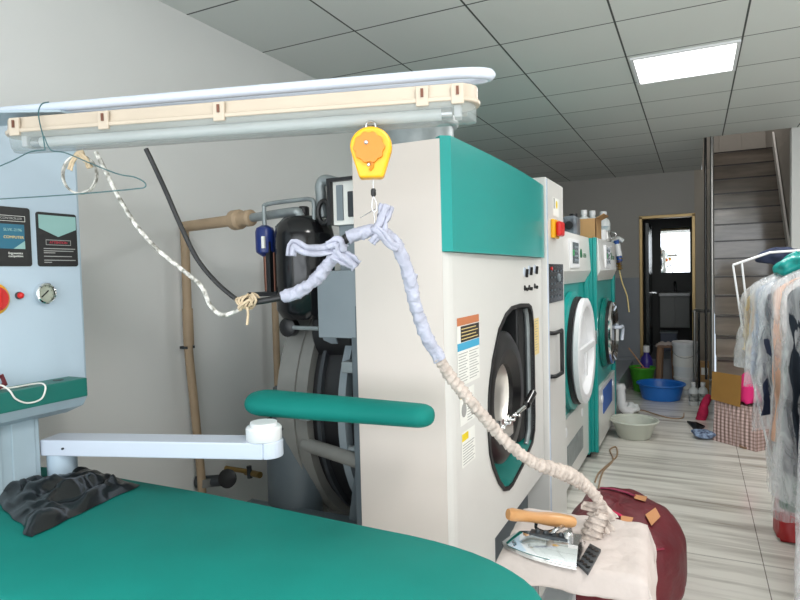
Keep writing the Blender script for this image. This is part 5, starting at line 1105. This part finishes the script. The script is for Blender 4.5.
# ------------------------------------------------------------------ garment rack and covered garments
RXc = .66; RZ = 1.585
t = thing('garment_rack', 'white tubular garment rack with hanging covered clothes', 'garment rack', (RXc, 3.0, 0))
MB().tube([(RXc, 1.6, RZ), (RXc, 4.06, RZ)], .012, 12).build('hanging_rod', 'white_plain', t, smooth=True)
Yr = 4.05
tp = [ony(733, 265, Yr), ony(770, 252.5, Yr)]
fr = [(tp[0].x, Yr, tp[0].z), (tp[1].x, Yr, tp[1].z), (RXc, Yr, RZ + .005), (1.12, Yr, 1.52)]
MB().tube(fr, .007, 12).build('end_crossbar', 'white_plain', t, smooth=True)
for dx, px_, py_ in ((0, 745, 345), (.045, 751, 345)):
    q = ony(px_, py_, Yr); MB().tube([(tp[0].x + dx, Yr, tp[0].z + dx * .3), (q.x, Yr, q.z), (q.x + .20, Yr, .02)], .006, 10).build('leg', 'white_plain', t, smooth=True)
MB().tube([(1.12, Yr, 1.52), (1.0, Yr, .02)], .011, 12).build('leg', 'white_plain', t, smooth=True)
for x in (.66, 1.0): MB().tube([(x, 1.6, 0.02), (RXc, 1.6, RZ)], .011, 12).build('leg', 'white_plain', t, smooth=True)
MB().tube([(.66, 1.6, .03), (.66, Yr, .03)], .011, 12).build('floor_rail', 'white_plain', t, smooth=True); MB().tube([(1.0, 1.6, .03), (1.0, Yr, .03)], .011, 12).build('floor_rail', 'white_plain', t, smooth=True)
def garment(Y, xl, xr, ztop, zbot, c, label, seed, cover=True, cz=None, thick=.05, c2=None, film_low=None, rz=0.0):
    xc = (xl + xr) / 2; hw = (xr - xl) / 2; loc = Vector((xc, Y, zbot))
    t = thing('hanging_garment', label, 'garment', loc, None)
    mk = mat('garment_fabric_%d' % seed, c, .85, noise_=.14, nscale=7, c2=c2, bump=.25, bscale=12, stretch=(1, 1, .4))
    def body(grow, z0, z1, amp, sd, sl=.14):
        def fn(u, v):
            a = 2 * PI * u; z = z1 - (z1 - z0) * v; e = min(v * (z1 - z0) / sl, 1)
            w_ = (.05 + (hw - .05) * math.sin(e * PI / 2) ** 1.0) + grow; th = (thick * (.45 + .55 * e)) + grow * .8
            dn = v * amp
            x = w_ * math.copysign(abs(math.cos(a)) ** .8, math.cos(a)) * (1 + .05 * nz(v * 3, sd, 1)) ; y = th * math.copysign(abs(math.sin(a)) ** .9, math.sin(a))
            y += dn * .035 * math.sin(a * 7 + sd + 1.3 * math.sin(v * 4)) + .02 * nz(x * 7, v * 5 + sd, 3) * e; x += dn * .03 * math.cos(a * 5 + sd * 2) + .012 * nz(math.cos(a) * 3, v * 7, sd)
            p_ = Vector((x, y, z)); 
            if rz: p_ = Matrix.Rotation(rz, 3, 'Z') @ p_
            return p_ + Vector((xc, Y, 0))
        return fn
    b = MB(); b.grid(body(0, zbot, ztop, 1.0, seed), 56, 40, closeu=True); b.build('fabric', mk, t, smooth=True, auto=False)
    if cover:
        b = MB(); b.grid(body(.016, (film_low if film_low is not None else zbot - .10), ztop + .03, 1.7, seed + 50), 56, 44, closeu=True); b.build('plastic_cover', 'film', t, smooth=True, auto=False)
    MB().tube(smooth_path([(xc, Y, ztop - .01), (xc, Y, ztop + .03), (xc + .015, Y, RZ - .005), (RXc + .016, Y, RZ + .012), (RXc, Y, RZ + .019), (RXc - .016, Y, RZ + .008)], 5), .0025, 8).build('hanger_hook', 'steel', t, smooth=True)
    return t
gw = hexc
garment(3.94, .26, .80, 1.44, 1.02, gw(214, 198, 160), 'cream garment at the far end of the rack, behind a yellow edge', 1, thick=.03)
garment(3.84, .285, .84, 1.46, .98, gw(232, 168, 30), 'yellow garment near the far end of the rack', 2, cover=False, thick=.02)
garment(3.72, .295, .90, 1.49, .92, gw(176, 190, 212), 'pale grey-blue garment in clear film near the rack end', 3, film_low=.86)
garment(3.55, .318, .88, 1.47, .74, gw(40, 48, 74), 'dark navy garment in clear film among the paler clothes', 4, film_low=.66, thick=.045)
garment(3.40, .335, .92, 1.50, .66, gw(232, 186, 160), 'pale peach garment in clear film in the middle of the rack', 5, film_low=.42)
garment(3.18, .37, .93, 1.48, .40, gw(52, 104, 78), 'dark green garment in clear film, hem low near the floor', 6, film_low=.36, thick=.04)
garment(3.03, .362, .95, 1.50, .60, gw(24, 34, 46), 'charcoal garment in clear film behind the front pale one', 7, film_low=.48, thick=.045)
garment(2.84, .46, .98, 1.51, .55, gw(238, 230, 206), 'cream white garment in clear film near the front of the rack', 8, film_low=.42, thick=.06)
garment(2.58, .375, 1.0, 1.47, .28, gw(228, 198, 202), 'pale pink garment in clear film at the front of the rack', 9, film_low=.12, thick=.06)
def heap(name, label, c_, rx, ry, rz_, mk, cat, sd, rot=0):
    b = MB()
    def fn(u, v):
        a = 2 * PI * u; p_ = Vector((rx * math.cos(a) * math.sin(PI * v), ry * math.sin(a) * math.sin(PI * v), rz_ * math.cos(PI * v))); p_ *= 1 + .3 * nz(math.cos(a) * 2 + sd, math.sin(a) * 2, v * 4) + .08 * math.sin(a * 8 + v * 5)
        return Matrix.Rotation(rot, 3, 'Y') @ p_ + Vector(c_)
    b.grid(fn, 40, 24, closeu=True); return tag(b.build(name, mk, smooth=True, auto=False), label, cat)
heap('folded_garment', 'bright teal garment thrown over the top of the rack', P(802, 262, 3.1), .13, .09, .05, 'teal', 'garment', 2, -.35)
M['navy'] = mat('navy_fabric', hexc(44, 54, 84), .8, noise_=.3)
heap('folded_garment', 'navy cloth draped on top of the rack behind the teal one', P(777, 256, 3.55), .10, .08, .045, 'navy', 'garment', 5, -.1)
p = onz(786, 545, 0)
t = thing('red_bag', 'dark red plastic bag on the floor beneath the hanging clothes', 'bag', (.50, p.y + .05, 0))
xa = ony(777, 520, p.y).x
b = MB()
def rb(u, v):
    a = 2 * PI * u; k = 1 + .10 * nz(math.cos(a) * 2, math.sin(a) * 2, v * 3); return (xa + .14 + .14 * k * math.copysign(abs(math.cos(a)) ** .5, math.cos(a)) * (1 - .08 * v), p.y + .12 + .11 * k * math.copysign(abs(math.sin(a)) ** .5, math.sin(a)), .02 + .24 * v + .012 * nz(u * 8, v, 2) * v)
b.grid(rb, 40, 14, closeu=True); b.prism([(xa + .02, p.y + .03, .004), (xa + .26, p.y + .03, .004), (xa + .26, p.y + .21, .004), (xa + .02, p.y + .21, .004)], (0, 0, .02)); b.build('body', 'garred', t, smooth=True, auto=False)
MB().tube(smooth_path([(xa + .07, p.y + .02, .24), (xa + .08, p.y + .0, .31), (xa + .14, p.y - .0, .32), (xa + .16, p.y + .02, .24)], 5), .006, 8).build('handle', 'garred', t, smooth=True)
